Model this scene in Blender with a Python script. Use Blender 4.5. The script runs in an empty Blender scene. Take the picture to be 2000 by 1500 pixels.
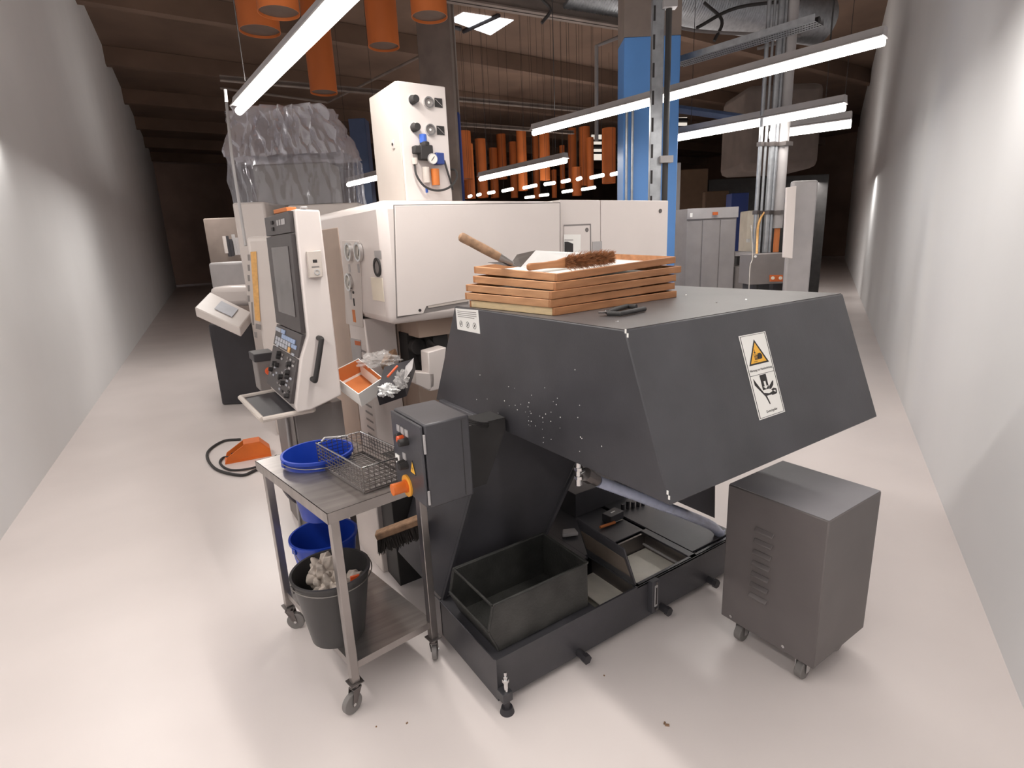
import bpy, bmesh, math, random
from mathutils import Vector as V, Matrix
random.seed(7)
SC = bpy.context.scene; COL = SC.collection
# ---------------------------------------------------------------- camera model
F = 1080.0; H = 1.6
def _n(t): v = V(t); v.normalize(); return v
_a = _n((252*0+2667-1000, 403-750, F)); _b = _n((252-1000, 508-750, F))
_z = _n(_a.cross(_b)); _s = _n(_a+_b); _d = _n(_a-_b)
AX = (_s+_d)/2**.5; BX = (_s-_d)/2**.5; ZX = _z
RIGHT = V((AX.x, BX.x, ZX.x)); DOWN = V((AX.y, BX.y, ZX.y)); FWD = V((AX.z, BX.z, ZX.z))
O = V((0, 0, H))
def ray(x, y): return RIGHT*(x-1000)+DOWN*(y-750)+FWD*F
def PZ(x, y, z): r = ray(x, y); return O+r*((z-H)/r.z)
def PY(x, y, Y): r = ray(x, y); return O+r*(Y/r.y)
def PX(x, y, X): r = ray(x, y); return O+r*(X/r.x)
def PD(x, y, d): return O+ray(x, y)*(d/F)
def PP(x, y, p, n): r = ray(x, y); return O+r*((V(p)-O).dot(n)/r.dot(n))
# ---------------------------------------------------------------- materials
def lin(c): c = c/255; return c/12.92 if c <= .04045 else ((c+.055)/1.055)**2.4
def rgb(r, g, b): return (lin(r), lin(g), lin(b), 1)
MATS = {}
def mat(name, col, rough=.5, metal=0, var=.06, scale=6, bump=0, bscale=60, emit=None, es=0, alpha=1, trans=0, stretch=None, spec=None, coat=0, vary_to=None):
    m = bpy.data.materials.new(name); m.use_nodes = True
    nt = m.node_tree; b = nt.nodes['Principled BSDF']
    b.inputs['Roughness'].default_value = rough; b.inputs['Metallic'].default_value = metal
    if spec is not None: b.inputs['Specular IOR Level'].default_value = spec
    if coat: b.inputs['Coat Weight'].default_value = coat; b.inputs['Coat Roughness'].default_value = .15
    c = rgb(*col)
    tc = nt.nodes.new('ShaderNodeTexCoord'); mp = nt.nodes.new('ShaderNodeMapping')
    nt.links.new(tc.outputs['Object'], mp.inputs['Vector'])
    if stretch: mp.inputs['Scale'].default_value = stretch
    no = nt.nodes.new('ShaderNodeTexNoise'); no.inputs['Scale'].default_value = scale; no.inputs['Detail'].default_value = 4
    nt.links.new(mp.outputs['Vector'], no.inputs['Vector'])
    cr = nt.nodes.new('ShaderNodeValToRGB')
    cr.color_ramp.elements[0].position = .3; cr.color_ramp.elements[1].position = .7
    lo = [x*(1-var*2) for x in c[:3]]+[1]
    hi = [min(1, x*(1+var*2)) for x in c[:3]]+[1]
    if vary_to: hi = list(rgb(*vary_to))
    cr.color_ramp.elements[0].color = lo; cr.color_ramp.elements[1].color = hi
    nt.links.new(no.outputs['Fac'], cr.inputs['Fac']); nt.links.new(cr.outputs['Color'], b.inputs['Base Color'])
    if bump:
        n2 = nt.nodes.new('ShaderNodeTexNoise'); n2.inputs['Scale'].default_value = bscale
        nt.links.new(mp.outputs['Vector'], n2.inputs['Vector'])
        bp = nt.nodes.new('ShaderNodeBump'); bp.inputs['Strength'].default_value = bump; bp.inputs['Distance'].default_value = .01
        nt.links.new(n2.outputs['Fac'], bp.inputs['Height']); nt.links.new(bp.outputs['Normal'], b.inputs['Normal'])
    if emit: b.inputs['Emission Color'].default_value = rgb(*emit); b.inputs['Emission Strength'].default_value = es
    b.inputs['Alpha'].default_value = alpha
    b.inputs['Transmission Weight'].default_value = trans
    MATS[name] = m; return m
mat('floor', (226, 217, 214), .32, var=.025, scale=1.2, bump=.03, bscale=8)
mat('ceiling', (118, 96, 82), .9, scale=.6, var=.1)
mat('hallwall', (118, 94, 80), .9, scale=.5, var=.12)
mat('palewall', (232, 233, 234), .8, var=.01, scale=1)
mat('black', (66, 65, 69), .38, scale=5, var=.09, bump=.04, bscale=200)
mat('blacktop', (84, 80, 80), .44, scale=4, var=.06, bump=.04, bscale=200)
mat('blackin', (40, 38, 38), .6, scale=8, var=.15)
mat('binblack', (50, 50, 48), .42, scale=12, var=.2, bump=.15, bscale=90)
mat('oilfloor', (240, 234, 222), .3, scale=9, var=.05)
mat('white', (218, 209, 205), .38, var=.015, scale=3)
mat('white2', (205, 196, 191), .45, var=.02, scale=3)
mat('beige', (198, 188, 180), .5, var=.03, scale=3)
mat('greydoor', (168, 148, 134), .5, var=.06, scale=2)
mat('paper', (238, 236, 232), .7, var=.01)
mat('cream', (232, 222, 205), .7, var=.03)
mat('yellow', (240, 180, 60), .6, var=.03)
mat('amber', (215, 165, 100), .6, var=.06, scale=40)
mat('ink', (45, 42, 42), .7, var=.02)
mat('midgrey', (128, 122, 120), .5, var=.04)
mat('lightgrey', (170, 166, 166), .5, var=.04)
mat('locker', (148, 143, 142), .45, var=.04)
mat('cabinet', (104, 98, 97), .5, var=.03, bump=.05, bscale=300)
mat('cabinettop', (150, 148, 152), .4, var=.03, bump=.04, bscale=300)
mat('steel', (158, 152, 149), .28, metal=.85, var=.08, scale=3, stretch=(1, 12, 1), bump=.03)
mat('steeldark', (120, 114, 112), .38, metal=.8, var=.1, scale=4)
mat('chrome', (215, 215, 215), .14, metal=1, var=.02)
mat('galv', (165, 168, 172), .38, metal=.7, var=.08, scale=14)
mat('wire', (150, 145, 140), .28, metal=.9, var=.05)
mat('bluebucket', (28, 62, 165), .33, var=.04)
mat('blackbucket', (62, 60, 60), .4, var=.05)
mat('rag', (184, 172, 162), .9, var=.15, scale=20, bump=.3, bscale=40)
mat('orangeplastic', (222, 112, 40), .42, var=.05)
mat('redorange', (214, 86, 38), .4, var=.03)
mat('knobyellow', (236, 168, 62), .45, var=.03)
mat('wood', (176, 120, 74), .55, var=.12, scale=5, stretch=(2, 2, 25), vary_to=(196, 140, 90), bump=.05)
mat('woodx', (160, 108, 70), .6, var=.08, scale=5, stretch=(1, 8, 8), vary_to=(180, 126, 84), bump=.05)
mat('woodend', (182, 132, 92), .6, var=.08, scale=6, stretch=(8, 1, 8), vary_to=(200, 150, 108), bump=.05)
mat('woodpale', (226, 202, 160), .65, var=.08, scale=8, stretch=(12, 2, 12), vary_to=(232, 205, 160), bump=.1)
mat('woodgrey', (150, 118, 92), .7, var=.15, scale=14, stretch=(3, 3, 3), bump=.1)
mat('bristle', (152, 102, 66), .8, var=.2, scale=60)
mat('bristledark', (44, 38, 35), .85, var=.2, scale=60)
mat('rubber', (52, 50, 50), .6, var=.05)
mat('wheel', (128, 124, 122), .55, var=.05)
mat('hose', (178, 184, 206), .3, var=.06, scale=30, alpha=.93)
mat('orange', (196, 106, 50), .55, var=.04, scale=2)
mat('baffledark', (98, 80, 70), .8, var=.05)
mat('bluepaint', (84, 134, 196), .45, var=.03, scale=2)
mat('bluedeep', (44, 64, 128), .5, var=.05, scale=2)
mat('bluesteel', (62, 78, 110), .5, var=.05)
mat('concrete', (122, 110, 103), .85, var=.08, scale=3)
mat('darkmachine', (52, 50, 54), .5, var=.05)
mat('screen', (92, 86, 86), .22, var=.25, scale=5)
mat('consoleblack', (70, 64, 64), .45, var=.04)
mat('keygrey', (176, 178, 186), .6, var=.03)
mat('keyblue', (150, 168, 200), .6, var=.03)
mat('tube', (255, 255, 255), .5, emit=(255, 250, 242), es=9)
mat('tubefar', (255, 255, 255), .5, emit=(255, 250, 242), es=5)
mat('skylight', (255, 255, 255), .5, emit=(240, 244, 250), es=3)
mat('windowlight', (255, 255, 255), .5, emit=(250, 240, 225), es=.8)
mat('plastic', (232, 232, 240), .2, metal=.5, var=.05, alpha=.26)
mat('plasticfold', (240, 240, 250), .2, metal=.6, var=.05, scale=5, alpha=.58)
mat('clearplastic', (215, 212, 210), .1, var=.04, alpha=.35, bump=.5, bscale=25)
mat('smoked', (96, 88, 84), .12, var=.1, alpha=.8)
mat('gaugeface', (225, 222, 215), .4, var=.02)
mat('amberglass', (196, 112, 52), .15, var=.08)
mat('bluecap', (52, 92, 180), .4, var=.04)
mat('oxide', (196, 98, 44), .6, var=.08)
mat('orangebox', (198, 116, 62), .7, var=.06)
mat('silverpan', (232, 232, 231), .28, metal=.25, var=.04)
mat('brownpanel', (96, 74, 56), .7, var=.05)
mat('glassgrey', (120, 108, 98), .12, var=.1, alpha=.85)
# ---------------------------------------------------------------- mesh builder
class B:
    def __init__(s): s.bm = bmesh.new()
    def face(s, vs):
        try: s.bm.faces.new(vs)
        except ValueError: pass
    def prism(s, pts, vec):
        vec = V(vec); a = [s.bm.verts.new(V(p)) for p in pts]; b = [s.bm.verts.new(V(p)+vec) for p in pts]
        n = len(pts); s.face(a[::-1]); s.face(b)
        for i in range(n): s.face([a[i], a[(i+1) % n], b[(i+1) % n], b[i]])
        return s
    def loft(s, A, Bp):
        a = [s.bm.verts.new(V(p)) for p in A]; b = [s.bm.verts.new(V(p)) for p in Bp]; n = len(a)
        s.face(a[::-1]); s.face(b)
        for i in range(n): s.face([a[i], a[(i+1) % n], b[(i+1) % n], b[i]])
        return s
    def box(s, a, b):
        a = V(a); b = V(b)
        return s.prism([(a.x, a.y, a.z), (b.x, a.y, a.z), (b.x, b.y, a.z), (a.x, b.y, a.z)], (0, 0, b.z-a.z))
    def obox(s, c, sz, rz=0, M=None):
        R = M if M is not None else Matrix.Rotation(rz, 3, 'Z'); c = V(c); x, y, z = (q/2 for q in sz)
        return s.prism([c+R@V(p) for p in ((-x, -y, -z), (x, -y, -z), (x, y, -z), (-x, y, -z))], R@V((0, 0, 2*z)))
    def frame(s, d):
        d = V(d).normalized(); u = d.cross(V((0, 0, 1)))
        if u.length < .01: u = d.cross(V((1, 0, 0)))
        u.normalize(); return u, d.cross(u)
    def cyl(s, p, q, r, r2=None, n=20, cap=True):
        p = V(p); q = V(q); u, w = s.frame(q-p); r2 = r if r2 is None else r2
        A = [s.bm.verts.new(p+(u*math.cos(t)+w*math.sin(t))*r) for t in [i*2*math.pi/n for i in range(n)]]
        C = [s.bm.verts.new(q+(u*math.cos(t)+w*math.sin(t))*r2) for t in [i*2*math.pi/n for i in range(n)]]
        for i in range(n): s.face([A[i], A[(i+1) % n], C[(i+1) % n], C[i]])
        if cap: s.face(A[::-1]); s.face(C)
        return s
    def ring(s, p, q, ri, ro, n=24):
        p = V(p); q = V(q); u, w = s.frame(q-p); L = []
        for c, r in ((p, ri), (p, ro), (q, ro), (q, ri)):
            L.append([s.bm.verts.new(c+(u*math.cos(t)+w*math.sin(t))*r) for t in [i*2*math.pi/n for i in range(n)]])
        for k in range(4):
            for i in range(n): s.face([L[k][i], L[k][(i+1) % n], L[(k+1) % 4][(i+1) % n], L[(k+1) % 4][i]])
        return s
    def tube(s, pts, r, n=8, ribs=0):
        pts = [V(p) for p in pts]; rings = []; up = None
        for i, p in enumerate(pts):
            d = (pts[min(i+1, len(pts)-1)]-pts[max(i-1, 0)]).normalized()
            if up is None: u, w = s.frame(d)
            else: u = (up-d*up.dot(d)).normalized(); w = d.cross(u)
            up = u; rr = r*(1.06 if ribs and i % 2 else 1)
            rings.append([s.bm.verts.new(p+(u*math.cos(t)+w*math.sin(t))*rr) for t in [k*2*math.pi/n for k in range(n)]])
        for a, b in zip(rings, rings[1:]):
            for i in range(n): s.face([a[i], a[(i+1) % n], b[(i+1) % n], b[i]])
        s.face(rings[0][::-1]); s.face(rings[-1]); return s
    def lathe(s, prof, c, n=40, axis=None):
        c = V(c); R = axis if axis else Matrix.Identity(3); L = []
        for r, z in prof: L.append([s.bm.verts.new(c+R@V((r*math.cos(t), r*math.sin(t), z))) for t in [k*2*math.pi/n for k in range(n)]])
        for a, b in zip(L, L[1:]):
            for i in range(n): s.face([a[i], a[(i+1) % n], b[(i+1) % n], b[i]])
        if tuple(prof[0]) != tuple(prof[-1]):
            if prof[0][0] > 0: s.face(L[0][::-1])
            if prof[-1][0] > 0: s.face(L[-1])
        return s
    def quad(s, pts): s.face([s.bm.verts.new(V(p)) for p in pts]); return s
    def build(s, name, m, parent=None, bevel=0, smooth=True, label=None, fixn=True):
        bmesh.ops.remove_doubles(s.bm, verts=s.bm.verts, dist=1e-6)
        if fixn: bmesh.ops.recalc_face_normals(s.bm, faces=s.bm.faces)
        me = bpy.data.meshes.new(name); s.bm.to_mesh(me); s.bm.free()
        me.materials.append(MATS[m] if isinstance(m, str) else m)
        if smooth:
            for p in me.polygons: p.use_smooth = True
            me.set_sharp_from_angle(angle=math.radians(32))
        o = bpy.data.objects.new(name, me); COL.objects.link(o)
        if bevel:
            bv = o.modifiers.new('bevel', 'BEVEL'); bv.width = bevel; bv.segments = 2; bv.limit_method = 'ANGLE'; bv.angle_limit = math.radians(35)
        if label: o['label'] = label
        if parent is not None:
            o.parent = parent
            off = V((0, 0, 0)); p = parent
            while p is not None: off += p.location; p = p.parent
            for v in me.vertices: v.co -= off
        else:
            xs = [v.co for v in me.vertices]
            c = V(((min(v.x for v in xs)+max(v.x for v in xs))/2, (min(v.y for v in xs)+max(v.y for v in xs))/2, min(v.z for v in xs)))
            for v in me.vertices: v.co -= c
            o.location = c
        return o
def tag(o, label, cat, group=None):
    o['label'] = label; o['category'] = cat
    if group: o['group'] = group
    return o
def thing(name, loc, label, cat, group=None):
    o = bpy.data.objects.new(name, None); COL.objects.link(o); o.location = V(loc); o.empty_display_size = .1
    return tag(o, label, cat, group)
def struct(o): o['kind'] = 'structure'; return o
def spline(pts, n=8):
    pts = [V(p) for p in pts]; out = []
    P = [pts[0]*2-pts[1]]+pts+[pts[-1]*2-pts[-2]]
    for i in range(1, len(P)-2):
        for k in range(n):
            t = k/n; a, b, c, d = P[i-1:i+3]
            out.append(.5*((2*b)+(c-a)*t+(2*a-5*b+4*c-d)*t*t+(3*b-a-3*c+d)*t**3))
    out.append(pts[-1]); return out
def text(_s, body, origin, u, v, height, width=None, m='ink', parent=None, name='lettering', depth=.0004):
    u = V(u).normalized(); v = V(v).normalized(); n = u.cross(v).normalized()
    cu = bpy.data.curves.new('t', 'FONT'); cu.body = body; cu.size = 1; cu.extrude = .01; cu.align_x = 'CENTER'
    to = bpy.data.objects.new('t', cu); COL.objects.link(to)
    bpy.context.view_layer.update()
    me = bpy.data.meshes.new_from_object(to.evaluated_get(bpy.context.evaluated_depsgraph_get()))
    bpy.data.objects.remove(to)
    w = max(p.co.x for p in me.vertices)-min(p.co.x for p in me.vertices)
    sx = (width/w) if width else height/.7; sy = height/.7
    for p in me.vertices: c = p.co.copy(); p.co = V(origin)+u*c.x*sx+v*c.y*sy+n*(c.z*depth*30+depth)
    bb = B(); bb.bm.from_mesh(me); bpy.data.meshes.remove(me)
    return bb.build(name, m, parent, smooth=False)
X_, Y_, Z_ = V((1, 0, 0)), V((0, 1, 0)), V((0, 0, 1))
HR = math.radians(-4)*-1*-1   # hall grid is turned a few degrees from the machines
# ================================================================= SETTING
struct(B().box((-6, -4, -.1), (40, 45, 0)).build('floor', 'floor', smooth=False))
cl = B().box((-6, -4, 7), (40, 45, 7.2)); struct(cl.build('ceiling', 'ceiling', smooth=False))
for k in range(9):
    y0 = 2.2+k*4.2
    b = B().box((-5, y0, 6.55), (39, y0+.25, 6.99)); struct(b.build('trim_%d' % (k+1), 'ceiling'))
struct(B().box((-6, 40, 0), (40, 40.3, 7)).build('wall_back', 'hallwall', smooth=False))
struct(B().box((36, -4, 0), (36.3, 40, 7)).build('wall_far', 'hallwall', smooth=False))
def sidewall(name, px, off, L, sgn):
    d = ray(px, 500); d.z = 0; d.normalize(); nrm = V((d.y, -d.x, 0))*sgn
    a = V((0, 0, 0))+nrm*off-d*1.0; c = a+d*L
    struct(B().prism([a, c, c+nrm*.15, a+nrm*.15], (0, 0, 7)).build(name, 'palewall', smooth=False))
sidewall('wall_left', 385, 1.3, 38, -1)
sidewall('wall_right', 1622, .7, 38, 1)
# skylight in the ceiling
sk = B(); sk.prism([PZ(x, y, 6.98) for x, y in ((878, 40), (905, 25), (1003, 40), (958, 69))], (0, 0, .015))
so = sk.build('window_1', 'skylight', smooth=False); struct(so)
bb = B()
for (a, c) in (((905, 62), (975, 30)), ((880, 52), (900, 57))): bb.tube([PZ(*a, 6.96), PZ(*c, 6.96)], .05)
bb.build('window_bar', 'darkmachine', so)
b = B()
for px, py, r in ((1303, 1417, .006), (1298, 1413, .004), (795, 1413, .003), (1118, 1205, .003), (1180, 1320, .002), (735, 1420, .002)): p = PZ(px, py, .0); b.obox(p+Z_*.002, (r*2.4, r*1.3, .004), px)
tag(b.build('metal_chips', 'woodgrey'), 'tiny brown metal chips scattered on the pale floor in the foreground', 'chips')['kind'] = 'stuff'
# ================================================================= CHIP CONVEYOR
cv = thing('chip_conveyor', (1.5, 1.7, 0), 'large charcoal chip conveyor with sloping hood, open coolant tank and two warning stickers', 'chip conveyor')
HX0, HX1 = 1.12, 2.33
sec = [(1.106, 1.35), (2.109, 1.35), (2.367, .88), (.929, .88)]
hd = B().prism([(HX0, y, z) for y, z in sec], (HX1-HX0, 0, 0)).build('hood', 'black', cv, bevel=.004)
# top sheet, slightly lighter than the hood
B().prism([(HX0+.002, 1.112, 1.3503), (HX1-.002, 1.112, 1.3503), (HX1-.002, 2.103, 1.3503), (HX0+.002, 2.103, 1.3503)], (0, 0, .0018)).build('top_sheet', 'blacktop', cv)
b = B()
for x, y in ((1457, 585), (1340, 576), (1205, 628), (1400, 592)): p = PZ(x, y, 1.352); b.cyl(p, p+Z_*.003, .0055, .004, n=10)
b.build('screw', 'chrome', cv, label='bright screw heads on the top sheet')
# paint chips on the end face
b = B()
for k in range(46):
    t = random.gauss(0, 1); px = 1040+t*60+random.uniform(-25, 25); py = 800+t*22+random.gauss(0, 38)
    if not (900 < px < 1250 and 640 < py < 890): continue
    p = PX(px, py, HX0); r = random.uniform(.0006, .0018); b.obox(p-X_*.0004, (.0008, r*2, r*2), M=Matrix.Rotation(random.random()*3, 3, 'X'))
for px, py in ((1222, 647), (1226, 655), (1307, 972), (1304, 962)):
    p = PX(px, py, HX0); b.obox(p-X_*.0004, (.0012, .006, .012))
b.build('paint_chip', 'paper', cv)
# incline housing
B().prism([(.823, 1.84, .2), (1.10, 1.84, .9), (1.752, 1.84, .9), (1.28, 1.84, .2)], (0, .45, 0)).build('incline_housing', 'black', cv, bevel=.003)
b = B()
for (x0, z0, x1, z1) in ((.823, .2, 1.10, .9), (1.28, .2, 1.752, .9)): b.prism([(x0, 1.825, z0), (x1, 1.825, z1), (x1+.018, 1.825, z1), (x0+.018, 1.825, z0)], (0, .015, 0))
b.build('housing_flange', 'black', cv)
# skirt under the hood
pts = [PY(*p, 1.3) for p in ((1305, 930), (1397, 925), (1396, 1012), (1312, 975))]
B().prism(pts, (0, .75, 0)).build('skirt', 'black', cv)
# base tank
TX0, TX1, TY0, TZ = .816, 2.2, 1.408, .2
tk = B()
tk.box((TX0, TY0, .03), (TX1, TY0+.008, TZ)); tk.box((TX0, TY0+.0081, .03), (TX0+.008, 1.84, TZ)); tk.box((TX1-.008, TY0, .03), (TX1, 2.4, TZ))
tk.box((TX0, 1.832, .03), (1.30, 1.84, TZ)); tk.box((1.29, 1.84, .03), (1.298, 2.4, TZ)); tk.box((1.29, 2.392, .03), (TX1, 2.4, TZ))
tk.prism([(TX0+.009, TY0+.009, .031), (TX1-.009, TY0+.009, .031), (TX1-.009, 2.39, .031), (1.30, 2.39, .031), (1.30, 1.83, .031), (TX0+.009, 1.83, .031)], (0, 0, .006))
base = tk.build('base_tank', 'black', cv, smooth=False)
b = B(); b.prism([(TX0+.01, TY0+.01, .11), (TX1-.01, TY0+.01, .11), (TX1-.01, 1.695, .11), (TX0+.01, 1.695, .11)], (0, 0, .004)); b.build('tank_floor', 'oilfloor', cv, label='cream coolant sludge in the tank')
b = B(); b.prism([(1.34, 1.418, .165), (1.50, 1.418, .13), (1.50, 1.66, .13), (1.34, 1.66, .165)], (0, 0, .004)); b.build('drip_plate', 'oilfloor', cv, label='cream sloping drip plate')
B().box((TX0+.009, TY0+.009, .19), (1.285, 1.831, .198)).build('bin_shelf', 'black', cv)
# covers
b = B()
b.box((1.29, 1.70, .192), (1.50, 2.39, .2)); b.box((1.50, 1.72, .192), (1.88, 2.39, .2)); b.box((1.90, 1.44, .192), (TX1, 2.39, .203))
b.box((1.86, 1.41, .19), (1.90, 1.72, .2)); b.box((1.51, 1.41, .19), (1.53, 1.72, .2)); b.box((1.51, 1.408, .19), (TX1, 1.43, .2))
b.build('cover_plate', 'black', cv, bevel=.002)
b = B(); b.box((1.53, 1.70, .08), (1.88, 1.71, .192)); b.box((1.87, 1.42, .08), (1.878, 1.70, .192)); b.box((1.525, 1.42, .08), (1.53, 1.70, .19)); b.build('inner_wall', 'steeldark', cv, label='greasy grey inner wall of the open tank')
b = B(); b.tube([(1.85, 1.43, .145), (1.85, 1.69, .145)], .006); b.build('inner_rail', 'lightgrey', cv)
# leaning sheet with window
q = [PX(*p, 1.48) for p in ((1124, 1012), (1218, 1073))]
A0, A1 = q; C1 = V((1.512, 1.42, .2)); C0 = V((1.512, 1.72, .2))
def lerp(a, c, t): return V(a)+(V(c)-V(a))*t
def bil(s, t): return lerp(lerp(A0, A1, s), lerp(C0, C1, s), t)
n = (A1-A0).cross(C1-A1).normalized()
B().prism([A0, A1, C1, C0], n*.008).build('screen_plate', 'black', cv, bevel=.002)
sgn = 1 if n.x < 0 else -1
B().prism([bil(.04, .3)+n*.0083, bil(.95, .3)+n*.0083, bil(.95, .8)+n*.0083, bil(.04, .8)+n*.0083], n*.001).build('screen_window', 'glassgrey', cv)
B().prism([bil(.04, .3)-n*.0015, bil(.95, .3)-n*.0015, bil(.95, .8)-n*.0015, bil(.04, .8)-n*.0015], n*.001).build('screen_window', 'glassgrey', cv)
# pump housing and small box on the cover
B().box((1.70, 2.02, .2), (2.08, 2.36, .33)).build('pump_box', 'black', cv, bevel=.003)
jb = B().obox((1.83, 1.88, .225), (.10, .06, .044), .1).build('junction_box', 'black', cv, bevel=.003)
B().obox((1.83, 1.88, .2475), (.03, .008, .001), .1).build('badge', 'paper', jb)
b = B()
for k in range(5): b.cyl((1.95+k*.03, 1.93-k*.008, .2), (1.95+k*.03, 1.93-k*.008, .235+.01*(k % 2)), .01, n=12)
b.build('fitting', 'darkmachine', cv)
# level gauge
g = PY(1272, 1180, 1.408)
lg = B(); lg.box((g.x-.022, 1.383, .055), (g.x+.022, 1.408, .205)); lgo = lg.build('level_gauge', 'black', cv, bevel=.002)
B().box((g.x-.009, 1.381, .085), (g.x+.009, 1.3835, .185)).build('sight_glass', 'lightgrey', lgo, bevel=.002)
B().box((g.x-.004, 1.380, .095), (g.x+.004, 1.382, .175)).build('sight_slot', 'ink', lgo)
b = B(); b.cyl((g.x, 1.3805, .195), (g.x, 1.377, .195), .006); b.cyl((g.x, 1.3805, .072), (g.x, 1.377, .072), .006); b.build('gauge_bolt', 'steeldark', lgo)
# drain plugs
for px, py, xx in ((1130, 1290, 1.19), (1300, 1200, 1.655), (1385, 1150, 1.98)):
    b = B(); b.cyl((xx, 1.408, .045), (xx, 1.375, .045), .016, n=16); b.cyl((xx, 1.375, .045), (xx, 1.355, .045), .02, n=6); b.build('drain_plug', 'darkmachine', cv)
# levelling foot
lf = B(); fx, fy = .832, 1.378
lf.cyl((fx, fy, 0), (fx, fy, .022), .026, .020); lf.cyl((fx, fy, .022), (fx, fy, .05), .012, n=6)
lfo = lf.build('leveling_foot', 'darkmachine', cv)
b = B(); b.cyl((fx, fy, .05), (fx, fy, .15), .0075); b.cyl((fx, fy, .125), (fx, fy, .137), .012, n=6); b.cyl((fx, fy, .15), (fx, fy, .165), .005); b.build('threaded_rod', 'chrome', lfo)
B().box((fx-.02, fy-.012, .048), (fx+.02, TY0, .085)).build('foot_bracket', 'black', lfo, bevel=.002)
# valve, fitting, hose
vb = PY(1130, 925, 1.45)
b = B(); b.cyl(vb-Z_*.045, vb+Z_*.045, .012); b.cyl(vb-Z_*.02, vb-Z_*.008, .017, n=6); b.cyl(vb+Z_*.014, vb+Z_*.026, .017, n=6); b.cyl(vb, vb+V((.05, -.01, .01)), .011)
b.build('valve', 'chrome', cv)
h0 = PY(1150, 930, 1.43); h1 = PY(1415, 1042, 1.43)
hp = [PY(1168, 940, 1.43), PY(1230, 963, 1.42), PY(1290, 986, 1.41), PY(1345, 1007, 1.42), PY(1390, 1027, 1.44), PY(1409, 1046, 1.47), (2.16, 1.48, .2)]
b = B(); d = (hp[0]-h0).normalized(); b.cyl(h0-d*.022, h0+d*.012, .028, n=8); b.cyl(h0+d*.012, h0+d*.05, .021); b.build('hose_fitting', 'steeldark', cv)
b = B(); b.tube(spline([V(p) for p in hp], 26), .021, n=20, ribs=1); b.build('coolant_hose', 'hose', cv, label='silvery blue ribbed coolant hose')
# support bracket plus dark panel behind the control box
B().prism([(.80, 1.72, .70), (1.00, 1.72, .70), (1.10, 1.72, .90), (1.10, 1.72, .95), (.80, 1.72, .95)], (0, .11, 0)).build('mounting_bracket', 'blackin', cv)
b = B()
for k in range(3):
    b.tube(spline([PY(865, 792+k*4, 1.66), PY(893, 808+k*6, 1.62), PY(930, 824+k*3, 1.6), PY(953, 826+k*3, 1.72)], 6), .0045)
b.build('cable', 'rubber', cv)
# control box
x0, x1, y0, y1, z0, z1 = .633, .80, 1.46, 1.70, .812, 1.085
cb = B().box((x0+.012, y0, z0), (x1, y1, z1)).build('control_box', 'black', cv, bevel=.006)
dr = B().box((x0, y0+.004, z0+.004), (x0+.009, y1-.004, z1-.004)).build('door', 'black', cb, bevel=.004)
def onface(px, py): return PX(px, py, x0)
for px, py, m, r, L in ((783, 852, 'ink', .013, .018), (787, 856, 'redorange', .012, .02), (796, 862, 'ink', .013, .03), (790, 903, 'ink', .011, .022), (795, 908, 'ink', .013, .028)):
    p = onface(px, py); B().cyl(p, p-X_*L, r, r*.9).build('push_button', m, cb)
for px, py in ((779, 836), (787, 841), (795, 846), (791, 891)):
    p = onface(px, py); B().obox(p-X_*.002, (.003, .024, .022)).build('legend_plate', 'lightgrey', cb)
p = onface(778, 896); pl = B().obox(p-X_*.002, (.003, .032, .032)).build('legend_plate', 'paper', cb); B().cyl(p-X_*.003, p-X_*.008, .006).build('key_switch', 'ink', cb)
# electric warning triangle
p = onface(807, 915)
B().prism([p+V((-.0006, -.021, -.018)), p+V((-.0006, .021, -.018)), p+V((-.0006, 0, .028))], (-.001, 0, 0)).build('warning_triangle', 'ink', cb)
B().prism([p+V((-.0018, -.0165, -.0153)), p+V((-.0018, .0165, -.0153)), p+V((-.0018, 0, .0225))], (-.0006, 0, 0)).build('warning_triangle', 'yellow', cb)
B().prism([p+V((-.0026, .001, .008)), p+V((-.0026, .003, -.001)), p+V((-.0026, .0005, .0)), p+V((-.0026, -.001, -.008)), p+V((-.0026, -.0022, .002)), p+V((-.0026, 0, .001))], (-.0004, 0, 0)).build('lightning_bolt', 'ink', cb)
# main isolator
p = onface(797, 948); es = B().cyl(p, p-X_*.006, .037, n=36).build('isolator_plate', 'knobyellow', cb)
B().cyl(p-X_*.006, p-X_*.012, .022).build('collar', 'orangeplastic', es)
B().cyl(p-X_*.012, p-X_*.055, .019, .0195, n=28).build('isolator_knob', 'orangeplastic', es)
for za, zc in ((z0+.015, z0+.06), (z1-.09, z1-.03)): B().cyl((x0+.008, y0-.002, za), (x0+.008, y0-.002, zc), .004).build('hinge', 'lightgrey', cb)
b = B(); b.box((x1-.03, y0-.001, z0+.01), (x1-.028, y0, z1-.01)); b.build('seam', 'blackin', cb)
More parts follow.
